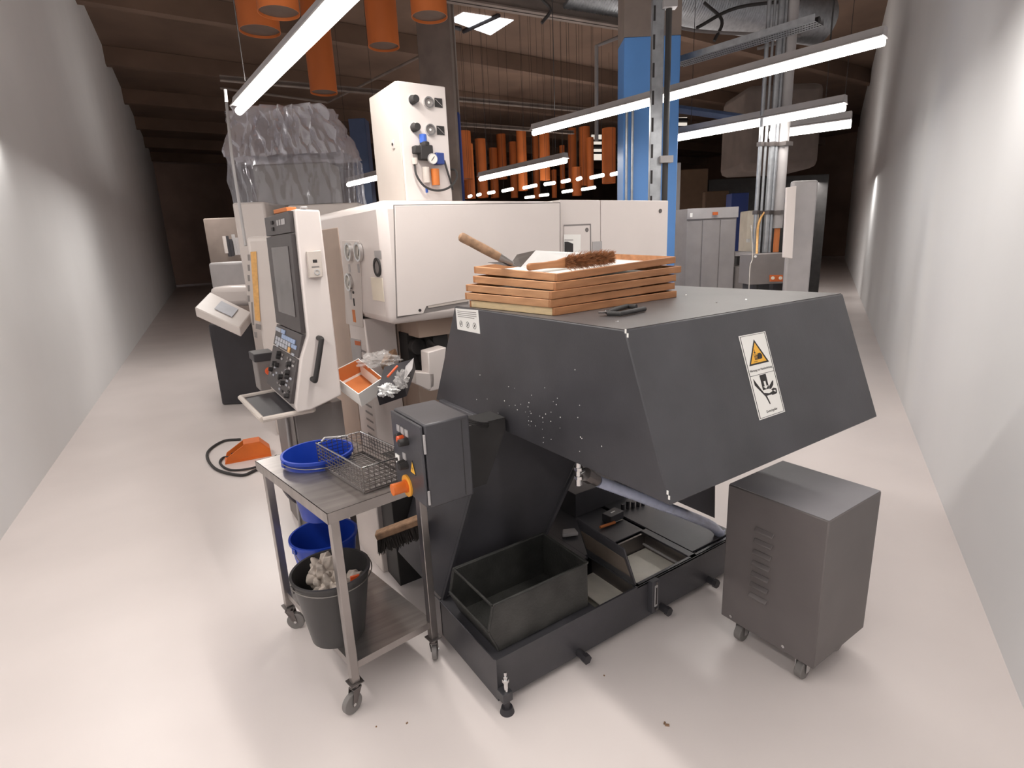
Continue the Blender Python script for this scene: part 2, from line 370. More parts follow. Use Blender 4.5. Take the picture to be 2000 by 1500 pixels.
# ------- prohibition sticker on the end face
fc = [PX(*p, HX0) for p in ((890, 602), (934, 606), (938, 652), (894, 643))]
stk = B().prism([p-X_*.0003 for p in fc], (-.001, 0, 0)).build('safety_sticker', 'paper', cv, label='white sticker with three crossed-out circle symbols')
def sb(s, t): return lerp(lerp(fc[0], fc[1], s), lerp(fc[3], fc[2], s), t)-X_*.0014
b = B()
for k in range(4): b.prism([sb(.08, .1+k*.085), sb(.92-.1*(k == 3), .1+k*.085), sb(.92-.1*(k == 3), .125+k*.085), sb(.08, .125+k*.085)], (-.0003, 0, 0))
b.build('sticker_lines', 'midgrey', stk)
b = B(); c2 = B()
for k in range(3):
    c = sb(.2+.3*k, .7); b.ring(c, c-X_*.0005, .0115, .0132, 28)
    b.obox(c-X_*.0003, (.0005, .0016, .024), M=Matrix.Rotation(math.radians(40), 3, 'X'))
    c2.prism([c+V((0, .003, .006)), c+V((0, -.002, .004)), c+V((0, -.004, -.004)), c+V((0, .001, -.006)), c+V((0, .005, -.002))], (-.0002, 0, 0))
b.build('prohibition_ring', 'ink', stk); c2.build('pictogram', 'midgrey', stk)
# ------- crush warning sticker on the sloping side
nn = V((0, -1, .177/.47*-1)).normalized(); n0 = V((1.5, 1.106, 1.35))
hn = V((1, 0, 0)).cross(V((0, .929-1.106, .88-1.35))).normalized()
if hn.y > 0: hn = -hn
qs = [PP(x, y, n0, hn) for x, y in ((1442, 657), (1494, 647), (1533, 804), (1483, 821))]
ws = B().prism([p+hn*.0004 for p in qs], hn*.0008).build('warning_sticker', 'paper', cv, label='tall white crush warning sticker with a yellow triangle')
eu = (qs[1]-qs[0]).normalized(); ev = (qs[0]-qs[3]).normalized()
def wb(s, t, k=.0013): return lerp(lerp(qs[0], qs[1], s), lerp(qs[3], qs[2], s), t)+hn*k   # s across, t down
def wpoly(bd, pts, k=.0013, th=.0003): bd.prism([wb(s, t, k) for s, t in pts], hn*th)
b = B()
for (s0, t0, s1, t1) in ((.03, .012, .97, .017), (.03, .983, .97, .988), (.03, .012, .05, .988), (.95, .012, .97, .988), (.03, .487, .97, .492)): wpoly(b, [(s0, t0), (s1, t0), (s1, t1), (s0, t1)])
b.build('sticker_border', 'ink', ws)
b = B(); wpoly(b, [(.5, .07), (.86, .37), (.11, .37)]); b.build('triangle_border', 'ink', ws)
b = B(); wpoly(b, [(.495, .11), (.775, .35), (.185, .35)], .0016); b.build('triangle_field', 'yellow', ws)
b = B()
wpoly(b, [(.5, .245), (.6, .24), (.66, .27), (.63, .31), (.54, .315), (.47, .30)], .0019)
for k in range(4): wpoly(b, [(.36, .262+k*.014), (.52, .262+k*.014), (.52, .271+k*.014), (.36, .271+k*.014)], .0019)
wpoly(b, [(.33, .248), (.48, .248), (.48, .253), (.33, .253)], .0019); wpoly(b, [(.3, .33), (.44, .33), (.44, .335), (.3, .335)], .0019)
wpoly(b, [(.40, .19), (.42, .19), (.42, .225), (.40, .225)], .0019); wpoly(b, [(.37, .222), (.45, .222), (.41, .242)], .0019)
b.build('hand_pictogram', 'ink', ws)
b = B()
wpoly(b, [(.13, .52), (.13, .60), (.42, .76), (.50, .86), (.53, .86), (.53, .845), (.47, .755), (.66, .755), (.68, .765), (.86, .76), (.88, .735), (.88, .7), (.78, .685), (.69, .695), (.72, .72), (.58, .735), (.40, .715), (.33, .67)])
wpoly(b, [(.38, .5), (.62, .5), (.62, .68), (.38, .68)], .0013)
wpoly(b, [(.63, .655), (.80, .60), (.84, .60), (.80, .65), (.70, .685), (.63, .69)], .0013)
b.build('crush_pictogram', 'ink', ws)
b = B(); wpoly(b, [(.47, .58), (.54, .58), (.54, .64), (.60, .64), (.505, .672), (.41, .64), (.47, .64)], .0019); wpoly(b, [(.74, .715), (.82, .712), (.83, .735), (.80, .735)], .0019); b.build('arrow', 'paper', ws)
text(None, 'Warnung vor Handverletzung', wb(.5, .445), eu, ev, .008, (qs[1]-qs[0]).length*.84, parent=ws)
text(None, 'Quetschgefahr', wb(.52, .945), eu, ev, .008, (qs[1]-qs[0]).length*.42, parent=ws)
# ================================================================= STORAGE BIN
bn = thing('storage_bin', (1.045, 1.58, .2), 'black open-fronted metal storage bin sitting on the left end of the black tank', 'storage bin')
bx0, bx1, by0, by1, bz0, bz1 = .831, 1.265, 1.437, 1.72, .204, .395
fx_ = bx0-.10; t = .006
b = B()
# sides with slanted open front
for y in (by0, by1-t):
    b.prism([(bx0+.02, y, bz0), (bx1, y, bz0), (bx1, y, bz1), (bx0, y, bz1), (bx0-.02, y, bz0+.10)], (0, t, 0))
b.box((bx1-t, by0, bz0), (bx1, by1, bz1)); b.box((bx0+.02, by0, bz0), (bx1, by1, bz0+t))
b.build('bin_body', 'binblack', bn, bevel=.0015)
b = B(); b.prism([(bx0+.02, by0, bz0), (bx0-.02, by0, bz0+.10), (bx0-.028, by0, bz0+.10), (bx0+.012, by0, bz0)], (0, by1-by0, 0)); b.build('front_lip', 'binblack', bn, bevel=.0015)
b = B(); e = .005
for a, c in (((bx0, by0, bz1), (bx1, by0, bz1)), ((bx0, by1, bz1), (bx1, by1, bz1)), ((bx1, by0, bz1), (bx1, by1, bz1)), ((bx0, by0, bz1), (bx0-.02, by0, bz0+.1)), ((bx0, by1, bz1), (bx0-.02, by1, bz0+.1)), ((bx0-.024, by0, bz0+.1), (bx0-.024, by1, bz0+.1)), ((bx0, by0, bz1), (bx0, by1, bz1))): b.tube([a, c], e, n=8)
b.build('rolled_rim', 'binblack', bn)
# catch lip of the tank in front of the bin
b = B(); b.prism([(.812, 1.415, .2), (.812, 1.835, .2), (.79, 1.835, .235), (.79, 1.55, .235)], (.004, 0, 0)); b.build('tank_lip', 'black', cv)
# ================================================================= LOOSE TOOLS ON TANK
sd = thing('screwdriver', PZ(1186, 1030, .21), 'screwdriver with an orange-brown wooden handle lying on the tank cover', 'screwdriver')
a, c = PZ(1172, 1030, .212), PZ(1201, 1020, .212)
B().tube([a, lerp(a, c, .2), lerp(a, c, .7), c], .0075, n=12).build('handle', 'orangebox', sd)
B().cyl(c, c+(c-a).normalized()*.05, .0028).build('blade', 'steeldark', sd)
w = B(); p0 = PZ(1112, 1045, .204)
w.prism([p0+V((-.045, .0, 0)), p0+V((.03, -.035, 0)), p0+V((.045, .012, 0)), p0+V((-.012, .04, 0))], (0, 0, .02))
tag(w.build('cleaning_pad', 'lightgrey', bevel=.006), 'pale grey wedge-shaped scraper lying behind the leaning sheet', 'scraper')
# ================================================================= TRAYS
def tray(c0, cL, cR, z, h, m, label, dzr=0, dzl=0):
    r = thing('wooden_tray', (c0.x, c0.y, z), label, 'tray', 'wooden trays stacked on the conveyor hood')
    u = (cR-c0); v = (cL-c0); U = u.normalized(); Vv = v.normalized(); w = .012
    b = B(); b.prism([c0, cR, cR+Vv*w, c0+Vv*w], (0, 0, h)); b.build('side_rail', 'woodx', r, bevel=.0022)
    b = B(); b.prism([cL-Vv*w, cL+u-Vv*w, cL+u, cL], (0, 0, h)); b.build('side_rail', 'woodx', r, bevel=.0012)
    b = B(); b.prism([c0+Vv*w, c0+Vv*w+U*w, cL-Vv*w+U*w, cL-Vv*w], (0, 0, h)); b.build('end_rail', m, r, bevel=.0022)
    b = B(); b.prism([cR+Vv*w-U*w, cR+Vv*w, cL+u-Vv*w, cL+u-Vv*w-U*w], (0, 0, h)); b.build('end_rail', 'woodx', r, bevel=.0012)
    b = B(); b.prism([c0+(U+Vv)*w, cR+Vv*w-U*w, cL+u-(U+Vv)*w, cL+(U-Vv)*w], (0, 0, .004)); b.build('tray_bottom', 'paper', r)
    for ch in r.children:
        for vv in ch.data.vertices:
            p = vv.co+r.location-c0; vv.co.z += dzr*p.dot(U)/u.length+dzl*p.dot(Vv)/v.length
    return r
h = .0272; zb = 1.3523
labs = ['bottom wooden tray of the stack, its short end bare pale wood', 'second wooden tray from the bottom of the stack on the black hood', 'middle wooden tray of the five stacked on the black hood', 'fourth wooden tray from the bottom, sticking out to the right of the stack', 'topmost wooden tray of the stack, holding the dustpan and brush']
C0 = PZ(1083, 617, zb)
for k, (ox, oy, an, ln, lb) in enumerate(((0, 0, 4.6, .70, labs[0]), (-.012, .004, 5.2, .715, labs[1]), (-.010, .002, 4.8, .71, labs[2]), (.016, .010, 4.2, .715, labs[3]), (.035, .025, 4.6, .68, labs[4]))):
    z = zb+k*(h+.0009); c0 = V((C0.x+ox, C0.y+oy, z)); an = math.radians(an); U = V((math.cos(an), math.sin(an), 0)); W = V((-U.y, U.x, 0))
    tray(c0, c0+W*(.515 if k < 3 else .50), c0+U*ln, z, h, 'woodpale' if k == 0 else 'woodend', lb, .0052*k+(.006 if k == 4 else 0), .0046*k+(.004 if k == 4 else 0))
    TC0, TU, TW = c0, U, W
ZF = z+.004; ZR = z+h      # floor and rim of the top tray
def TP(a, b, z=0): return V((TC0.x, TC0.y, ZF))+TU*a+TW*b+Z_*z
def onT(px, py, z): return PZ(px, py, z)
# dustpan: pan lies on its side, handle sticks up to the left over the short end
dp = thing('dustpan', TP(.2, .3), 'silver metal dustpan with a brown wooden handle lying in the top tray', 'dustpan')
yd = TP(.12, .27).y
a = PY(1003, 517, yd-.02); e1 = PY(898, 461, yd+.05)
q0 = [PY(1046, 489, yd+.03), PY(1142, 494, yd+.05), PY(1158, 512, yd-.0), PY(1018, 521, yd-.03)]
pan = B()
nz = (q0[1]-q0[0]).cross(q0[3]-q0[0]).normalized()*.0015
pan.prism(q0, nz); po = pan.build('pan_floor', 'silverpan', dp, smooth=False)
q1 = [PY(1046, 489, yd+.03), PY(1018, 521, yd-.03), PY(1000, 512, yd+.02), PY(1010, 497, yd+.05)]
b = B(); b.prism(q1, (0, .0015, 0)); b.build('pan_back', 'steel', dp, smooth=False)  # darker steel puts the shade of this facet into its colour
q2 = [PY(1018, 521, yd-.03), PY(1158, 513, yd-.0), PY(1150, 520, yd-.04), PY(1030, 525, yd-.05)]
b = B(); b.prism(q2, (0, .0, .0015)); b.build('pan_side', 'silverpan', dp, smooth=False)
q3 = [PY(953, 513, yd+.06), PY(1000, 512, yd+.03), PY(1018, 522, yd-.03), PY(985, 519, yd-.02)]
b = B(); b.prism(q3, (0, 0, .0015)); b.build('pan_lip', 'steel', dp, smooth=False)
d = (a-e1).normalized()
b = B(); pts_h = [e1-d*.003, e1+d*.003, e1+d*.012, lerp(e1, a, .2), lerp(e1, a, .45), lerp(e1, a, .68), lerp(e1, a, .74)]
rad = [.006, .0155, .0178, .0168, .0175, .0165, .014]
u_, w_ = b.frame(d); L_ = []
for p, r in zip(pts_h, rad): L_.append([b.bm.verts.new(p+(u_*math.cos(t)+w_*math.sin(t))*r) for t in [k*2*math.pi/20 for k in range(20)]])
for A2, B2 in zip(L_, L_[1:]):
    for i in range(20): b.face([A2[i], A2[(i+1) % 20], B2[(i+1) % 20], B2[i]])
b.face(L_[0][::-1]); b.face(L_[-1]); b.build('wooden_handle', 'woodgrey', dp)
b = B(); b.cyl(lerp(e1, a, .73), lerp(e1, a, .98), .0165, .010, n=18); b.build('socket', 'steel', dp)
# hand brush
yb = TP(.05, .14).y
A_, C_ = PY(1031, 522, yb), PY(1192, 504, yb+.06)
br = thing('hand_brush', (A_+C_)/2, 'hand brush with a flat wooden handle and brown bristles across the top tray', 'brush')
d = (C_-A_).normalized(); sd_ = V((-d.y, d.x, 0)).normalized(); up_ = d.cross(sd_)
if up_.z < 0: up_ = -up_
LT = (C_-A_).length
def brpt(t, s_, z): return A_+d*t+up_*s_+sd_*z
out = [(0, -.008), (.008, -.013), (LT*.18, -.012), (LT*.30, -.014), (LT*.40, -.018), (LT*.96, -.016), (LT, 0), (LT*.96, .02), (LT*.55, .022), (LT*.42, .022), (LT*.33, .014), (LT*.18, .012), (.008, .013), (0, .008)]
b = B(); b.prism([brpt(t, s_, -.008) for t, s_ in out], sd_*.018); b.build('wooden_block', 'woodx', br, bevel=.004)
b = B()
for k in range(3800):
    t = LT*(.40+.60*random.random()**.9); s_ = random.uniform(-.014, .02)
    base = brpt(t, s_, -.008); dirv = (-sd_*1.0+up_*(s_/.018*.75+random.gauss(0, .3))+d*random.gauss(.05, .3))
    if t > LT*.92: dirv += d*.8
    tip = base+dirv.normalized()*random.uniform(.016, .036)*(1-.35*max(0, t/LT-.85)/.15)
    w = d.cross(dirv).normalized()*.0008 if random.random() < .5 else d*.0008
    b.quad([base-w, base+w, tip+w*.4, tip-w*.4])
b.build('bristles', 'bristle', br, smooth=False, fixn=False)['kind'] = 'stuff'
# pliers
pl = thing('pliers', PZ(1210, 608, 1.3523), 'black-handled side cutters lying on the hood in front of the trays', 'pliers')
zz = 1.3523+.010
b = B(); b.tube([PZ(x, y, zz) for x, y in ((1187, 610), (1205, 603), (1225, 598), (1243, 599))], .0085, n=12); b.build('handle', 'rubber', pl)
b = B(); b.tube([PZ(x, y, zz) for x, y in ((1187, 612), (1210, 613), (1235, 608), (1259, 603))], .0085, n=12); b.build('handle', 'rubber', pl)
jc = PZ(1184, 611, zz); ud = (jc-PZ(1259, 604, zz)).normalized(); us = V((-ud.y, ud.x, 0))
b = B(); b.prism([jc-us*.011-ud*.012, jc+us*.011-ud*.012, jc+us*.012+ud*.004, jc+us*.003+ud*.03, jc-us*.003+ud*.03, jc-us*.012+ud*.004], (0, 0, .007)); b.build('jaws', 'steeldark', pl, bevel=.002)
b = B(); b.cyl(jc+Z_*.006, jc+Z_*.010, .0055); b.build('pivot', 'chrome', pl)
# ================================================================= CART
ct = thing('trolley', (.53, 2.04, 0), 'stainless steel two-shelf trolley on castors carrying a wire basket', 'trolley')
FL = V((.409, 1.715, 0)); u = V((math.cos(math.radians(6.5)), math.sin(math.radians(6.5)), 0)); v = V((-math.sin(math.radians(8.5)), math.cos(math.radians(8.5)), 0))
FRp = FL+u*.33; BLp = FL+v*.61; BRp = FRp+v*.61
CT = .785
for p in (FL, FRp, BLp, BRp):
    lo = p+V((0, 0, .115)); s = .0145
    b = B(); b.prism([lo-u*s-v*s, lo+u*s-v*s, lo+u*s+v*s, lo-u*s+v*s], (0, 0, CT-.115-.003)); b.build('leg', 'steel', ct, bevel=.002)
# top with a round hole for the bucket
hc = V((.497, 2.19, CT)); hr = .138; e = .03
c4 = [FL-u*e-v*e, FRp+u*e-v*e, BRp+u*e+v*e, BLp-u*e+v*e]; c4 = [V((p.x, p.y, CT)) for p in c4]
def border_hit(dv):
    best = None
    for i in range(4):
        p, q = c4[i], c4[(i+1) % 4]; ex, ey = q.x-p.x, q.y-p.y
        den = dv.x*ey-dv.y*ex
        if abs(den) < 1e-9: continue
        t = ((p.x-hc.x)*ey-(p.y-hc.y)*ex)/den; w = ((p.x-hc.x)*dv.y-(p.y-hc.y)*dv.x)/den
        if t > 0 and -1e-6 <= w <= 1+1e-6 and (best is None or t < best): best = t
    return hc+dv*best
angs = sorted([i*math.pi/24 for i in range(48)]+[math.atan2(p.y-hc.y, p.x-hc.x) % (2*math.pi) for p in c4])
b = B(); ri = []; ro = []
for tq in angs:
    dv = V((math.cos(tq), math.sin(tq), 0)); ri.append(hc+dv*hr); ro.append(border_hit(dv))
N = len(angs)
for zz0 in (0, .003):
    A2 = [b.bm.verts.new(p+Z_*zz0) for p in ri]; B2 = [b.bm.verts.new(p+Z_*zz0) for p in ro]
    for i in range(N): b.face([A2[i], A2[(i+1) % N], B2[(i+1) % N], B2[i]])
for i in range(4):
    p, q = c4[i], c4[(i+1) % 4]; inn = (V((hc.x, hc.y, CT))-p); b.prism([p+Z_*.003, q+Z_*.003, q-Z_*.035, p-Z_*.035], (u if i in (3,) else -u if i == 1 else v if i == 0 else -v)*.003)
b.build('top_shelf', 'steel', ct, smooth=False)
sh = .185
b = B(); q4 = [V((p.x, p.y, sh)) for p in (FL, FRp, BRp, BLp)]; b.prism(q4, (0, 0, .003))
for i in range(4): p, q = q4[i], q4[(i+1) % 4]; b.prism([p+Z_*.003, q+Z_*.003, q-Z_*.025, p-Z_*.025], (-v if i == 0 else u if i == 1 else v if i == 2 else -u)*.003)
b.build('lower_shelf', 'steel', ct, smooth=False)
for p, an in ((FL, 200), (FRp, 60), (BLp, 330), (BRp, 100)):
    p = V((p.x, p.y, 0)); an = math.radians(an); d = V((math.cos(an), math.sin(an), 0)); s = V((-d.y, d.x, 0)); wc = p+d*.022+Z_*.038
    b = B(); b.obox(p+Z_*.113, (.05, .05, .004), math.radians(8)); b.cyl(p+Z_*.112, p+Z_*.092, .014)
    for k in (-1, 1): b.prism([p+Z_*.092+s*k*.014-d*.016, p+Z_*.092+s*k*.014+d*.02, wc+s*k*.014+d*.008-Z_*.006, wc+s*k*.014-d*.008-Z_*.006], s*.002)
    b.prism([p+Z_*.092+s*.016-d*.016, p+Z_*.092+s*.016+d*.02, p+Z_*.092-s*.014+d*.02, p+Z_*.092-s*.014-d*.016], Z_*.002)
    ca = b.build('castor', 'steeldark', ct, bevel=.001)
    b = B(); b.cyl(wc-s*.010, wc+s*.010, .038, n=32); wo = b.build('wheel', 'wheel', ca, bevel=.003)
    b = B(); b.cyl(wc-s*.017, wc+s*.017, .006, n=12); b.build('axle', 'chrome', ca)
# wire basket
bk = thing('wire_basket', (.6, 1.95, CT+.003), 'rectangular stainless wire mesh basket on the trolley top', 'basket')
o0 = V((.535, 1.752, CT+.012)); bu = u; bv = v; bw, bl, bh = .185, .37, .085
def bp(s, t, z): return o0+bu*s+bv*t+Z_*z
b = B(); R_ = .0021
for k in range(7):
    z = bh*k/6
    b.tube([bp(0, 0, z), bp(bw, 0, z), bp(bw, bl, z), bp(0, bl, z), bp(0, 0, z)], R_*.8, n=5)
for k in range(10): s = bw*k/9; b.tube([bp(s, 0, bh), bp(s, 0, 0), bp(s, bl, 0), bp(s, bl, bh)], R_*.8, n=5)
for k in range(18): t = bl*k/17; b.tube([bp(0, t, bh), bp(0, t, 0), bp(bw, t, 0), bp(bw, t, bh)], R_*.8, n=5)
b.build('mesh_wire', 'steeldark', bk)
b = B(); b.tube([bp(0, 0, bh), bp(bw, 0, bh), bp(bw, bl, bh), bp(0, bl, bh), bp(0, 0, bh)], .0035, n=8); b.build('rim_wire', 'chrome', bk)
b = B(); b.tube([bp(0, 0, -.006), bp(bw, 0, -.006), bp(bw, bl, -.006), bp(0, bl, -.006), bp(0, 0, -.006)], .004, n=8)
b.build('base_frame', 'steeldark', bk)
for s, t in ((.06, bl-.0), (bw, .03)):
    pass
b = B(); c = bp(bw-.015, 0, bh+.004); b.lathe([(.011, -.002), (.013, 0), (.011, .002), (.009, 0), (.011, -.002)], c, 20); b.build('handle_ring', 'chrome', bk)
b = B(); c = bp(.02, bl, bh); b.tube([c, c+bu*.02+bv*.012+Z_*.008, c+bu*.06+bv*.012+Z_*.0, c+bu*.11+Z_*-.004], .004); b.build('handle_grip', 'lightgrey', bk)
# buckets
def bucket(cx, cy, z0, h, rt, rb, m, label, ang, name='bucket', drop=1):
    r = thing(name, (cx, cy, z0), label, 'bucket')
    b = B(); b.lathe([(0.001, 0), (rb, 0), (rt, h-.012), (rt+.006, h-.012), (rt+.006, h), (rt-.003, h), (rb-.003, .004), (.001, .004)], (cx, cy, z0), 48); b.build('bucket_body', m, r)
    b = B(); P2 = []
    ca, sa = math.cos(ang), math.sin(ang)
    for k in range(25):
        t = math.pi*k/24; X = math.cos(t)*(rt+.01); q = math.sin(t)*(rt+.012)
        ox, oy, oz = X*ca, X*sa, 0
        if drop == 1: px_, py_, pz_ = sa*q*.42, -ca*q*.42, -q*.95
        else: px_, py_, pz_ = sa*q, -ca*q, -.012*math.sin(t)
        P2.append((cx+ox+px_, cy+oy+py_, z0+h-.012+pz_))
    b.tube(P2, .0022, n=6); b.build('bucket_handle', 'wire', r)
    for k in (-1, 1): B().obox((cx+k*(rt+.006)*ca, cy+k*(rt+.006)*sa, z0+h-.016), (.008, .022, .022), ang).build('handle_lug', m, r)
    return r
bucket(.423, 1.915, sh+.003, .272, .138, .098, 'blackbucket', 'black bucket with rags in it on the lower shelf of the trolley', math.radians(10), drop=2)
bucket(.478, 2.20, sh+.003, .272, .132, .095, 'bluebucket', 'blue bucket on the lower shelf behind the black bucket', math.radians(20))
tb = bucket(.497, 2.19, .553, .272, .134, .095, 'bluebucket', 'blue bucket set into the top of the trolley behind the basket', math.radians(10), drop=2)
b = B(); b.tube(spline([PD(541, 922, 2.40), PD(547, 941, 2.38), PD(556, 959, 2.36), PD(568, 974, 2.36), PD(583, 982, 2.38), PD(600, 978, 2.42)], 6), .006); b.build('grip_strap', 'steeldark', tb)
# rags in black bucket
def rag(c, sz, seed, name='rag', m='rag', lab='', sq=.7):
    rr = random.Random(seed); b = B(); bmesh.ops.create_icosphere(b.bm, subdivisions=5, radius=1)
    ph = [rr.uniform(0, 6) for _ in range(6)]
    for vv in b.bm.verts:
        p = vv.co.copy()
        f = .55+.24*abs(math.sin(3*p.x+ph[0]+2*p.z))+.24*abs(math.sin(4*p.y+ph[1]-2*p.x))+.2*abs(math.sin(5*p.z+4*p.x+ph[2]))-.12*abs(math.sin(8*p.x+ph[3]-4*p.y))+.04*math.sin(15*p.y+9*p.z+ph[4])
        vv.co = V(c)+V((p.x*f*sz[0], p.y*f*sz[1], p.z*f*sz[2]))
    return tag(b.build(name, m), lab, 'rag', 'rags in the black bucket')
rag((.42, 1.915, .355), (.068, .066, .09), 1, lab='crumpled grey-beige rag filling the black bucket')
rag((.405, 1.955, .425), (.058, .045, .075), 4, lab='peak of grey rag rising above the rim of the black bucket')
rag((.475, 1.88, .395), (.062, .05, .04), 3, lab='pale rag with an orange patch in the black bucket')
o = B(); p = V((.487, 1.845, .405))
o.prism([p+V((-.018, -.004, -.030)), p+V((.016, -.004, -.034)), p+V((.022, .004, .026)), p+V((-.012, .006, .028))], (0, .004, .004))
tag(o.build('printed_packet', 'redorange', bevel=.001), 'orange printed scrap of packaging among the rags', 'packaging')
# ================================================================= BROOM and dark stand
B().box((.825, 2.31, 0), (1.25, 2.468, .64)).build('rear_support', 'blackin', cv, bevel=.004)
bh_ = thing('broom_head', (1.02, 2.36, .3), 'broom head with a worn wooden back hanging by the black conveyor', 'broom')
a, c = PD(738, 1052, 2.45), PD(828, 1018, 2.45); d = (c-a).normalized(); nrm = V((d.y, -d.x, 0)).normalized(); upv = d.cross(nrm) if d.cross(nrm).z > 0 else -d.cross(nrm)
b = B(); b.prism([a-nrm*.025, c-nrm*.025, c+nrm*.025, a+nrm*.025], upv*.032); b.build('wooden_back', 'woodgrey', bh_, bevel=.006)
b = B()
for k in range(900):
    t = random.random(); s = random.uniform(-.022, .022); p = lerp(a, c, t)+nrm*s; ln = random.uniform(.05, .065)
    tip = p-upv*ln+nrm*(s*.7+random.gauss(0, .004))+d*(-.02 if t < .15 else random.gauss(0, .006)); w = d*.0014
    b.quad([p-w, p+w, tip+w, tip-w])
b.build('bristles', 'bristledark', bh_, smooth=False, fixn=False)['kind'] = 'stuff'
# ================================================================= GREY CABINET (front right)
gc = thing('machine_cabinet', (2.0, .9, 0), 'grey sheet-metal cabinet on castors with a column of louvres, right foreground', 'cabinet')
B().box((1.754, .80, .095), (2.12, 1.178, .672)).build('cabinet_body', 'cabinet', gc, bevel=.005)
B().box((1.757, .803, .6725), (2.117, 1.175, .674)).build('cabinet_top', 'cabinettop', gc)
for k in range(7):
    pt = lerp(PX(1494, 1040, 1.754), PX(1481, 1168, 1.754), k/6)
    b = B(); hw = .036
    P2 = [pt+V((0, hw, .010)), pt+V((0, -hw, .010)), pt+V((0, -hw, -.004)), pt+V((0, hw, -.004))]
    b.prism([P2[0]-X_*.0, P2[1], P2[1]-X_*.013-Z_*.012, P2[0]-X_*.013-Z_*.012], (0, 0, -.006)); b.build('louvre', 'cabinet', gc, bevel=.0025)
b = B()
for px, py in ((1428, 1203), (1530, 1262)): p = PX(px, py, 1.754); b.cyl(p, p-X_*.004, .006)
b.build('bolt', 'chrome', gc)
for (x, y) in ((1.82, 1.11), (2.06, 1.11), (1.82, .86), (2.06, .86)):
    ca = B().box((x-.03, y-.03, .085), (x+.03, y+.03, .0945)); 
    for k in (-1, 1): ca.prism([(x+.02, y+k*.02, .085), (x-.03, y+k*.02, .085), (x-.03, y+k*.02, .03), (x-.01, y+k*.02, .03)], (0, .002, 0))
    co = ca.build('castor', 'chrome', gc)
    B().cyl((x-.02, y-.014, .035), (x-.02, y+.014, .035), .035, n=28).build('wheel', 'wheel', co, bevel=.003)
# ================================================================= LATHE
LX, LY = 1.093, 2.8
la = thing('lathe', (2.2, 3.5, 0), 'large off-white sliding-head lathe standing behind the charcoal chip conveyor', 'lathe')
B().box((LX, LY, 1.2025), (2.286, 4.25, 1.842)).build('upper_housing', 'white', la, bevel=.045)
B().box((2.289, 2.83, .0), (2.634, 4.25, 1.852)).build('centre_housing', 'white', la, bevel=.006)
B().box((2.640, 2.83, .0), (3.295, 4.25, 1.852)).build('rear_housing', 'white', la, bevel=.006)
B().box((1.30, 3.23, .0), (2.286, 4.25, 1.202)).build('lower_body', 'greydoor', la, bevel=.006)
B().box((LX, 3.21, .0), (1.29, 4.25, 1.202)).build('side_column', 'white', la, bevel=.008)
B().box((LX-.004, 3.50, 0.3), (LX+.05, 4.22, 1.74)).build('loading_door', 'greydoor', la, bevel=.004, label='recessed side door, its shade painted as a brownish-grey colour')  # shadows of the recess are put into the brown-grey colour
B().prism([PY(x, y, LY-.001) for x, y in ((770, 402), (1092, 397), (1092, 560), (915, 598), (915, 583), (832, 598), (826, 612), (776, 618))], (0, -.007, 0)).build('front_door', 'white', la, bevel=.002)
B().prism([PY(x, y, LY) for x, y in ((768, 400), (1094, 395), (1094, 563), (774, 622))], (0, -.0012, 0)).build('door_gap', 'midgrey', la)
B().prism([PY(x, y, LY-.002) for x, y in ((834, 590), (918, 577), (918, 588), (836, 602))], (0, -.003, 0)).build('handle_recess', 'beige', la, bevel=.001)
p = PY(820, 606, LY-.008); B().cyl(p, p-Y_*.003, .008).build('door_lock', 'ink', la)
# side face details (x = LX)
fx0 = LX
def sf(px, py, k=.002): return PX(px, py, fx0)-X_*k
B().prism([sf(*p, .001) for p in ((669, 470), (703, 470), (710, 640), (677, 632))], (-.003, 0, 0)).build('gauge_panel', 'white2', la, bevel=.001)
for px, py, s in ((685, 492, 1), (704, 492, 1), (685, 551, 1)):
    p = sf(px, py, .003); g = B().ring(p, p-X_*.018, .042, .054, 32).build('pressure_gauge', 'chrome', la)
    B().cyl(p, p-X_*.006, .042).build('dial', 'gaugeface', g)
    B().obox(p-X_*.008, (.002, .004, .05), M=Matrix.Rotation(.6, 3, 'X')).build('needle', 'ink', g)
for px, py in ((684, 524), (702, 524), (686, 577)):
    p = sf(px, py, .004); B().obox(p, (.003, .036, .05)).build('gauge_plate', 'lightgrey', la)
p = sf(693, 617, .004); B().obox(p, (.003, .05, .075)).build('orange_label', 'orangebox', la)
b = B(); p = sf(692, 571, .004); b.cyl(p, p-X_*.006, .008); p = sf(693, 590, .004); b.obox(p, (.006, .016, .045)); b.build('switch', 'ink', la)
B().prism([sf(*p, .001) for p in ((685, 660), (705, 664), (707, 715), (685, 700))], (-.002, 0, 0)).build('notice_plate', 'lightgrey', la)
B().prism([sf(*p, .003) for p in ((694, 665), (705, 667), (705, 675), (695, 673))], (-.002, 0, 0)).build('notice_stripe', 'oxide', la)
p = sf(738, 522, .0); B().ring(p, p-X_*.008, .034, .05, 32).build('porthole_ring', 'ink', la); B().cyl(p, p-X_*.004, .034).build('porthole', 'midgrey', la)
p = sf(738, 498, .001); B().obox(p, (.002, .09, .045)).build('faded_sticker', 'lightgrey', la)
p = sf(738, 565, .002); B().obox(p, (.003, .17, .125)).build('paper_note', 'cream', la, bevel=.001)
b = B()
for k in range(14):
    p = V((LX-.001, 3.30, .35+k*.05)); b.obox(p, (.003, .12, .012))
b.build('vent', 'midgrey', la)
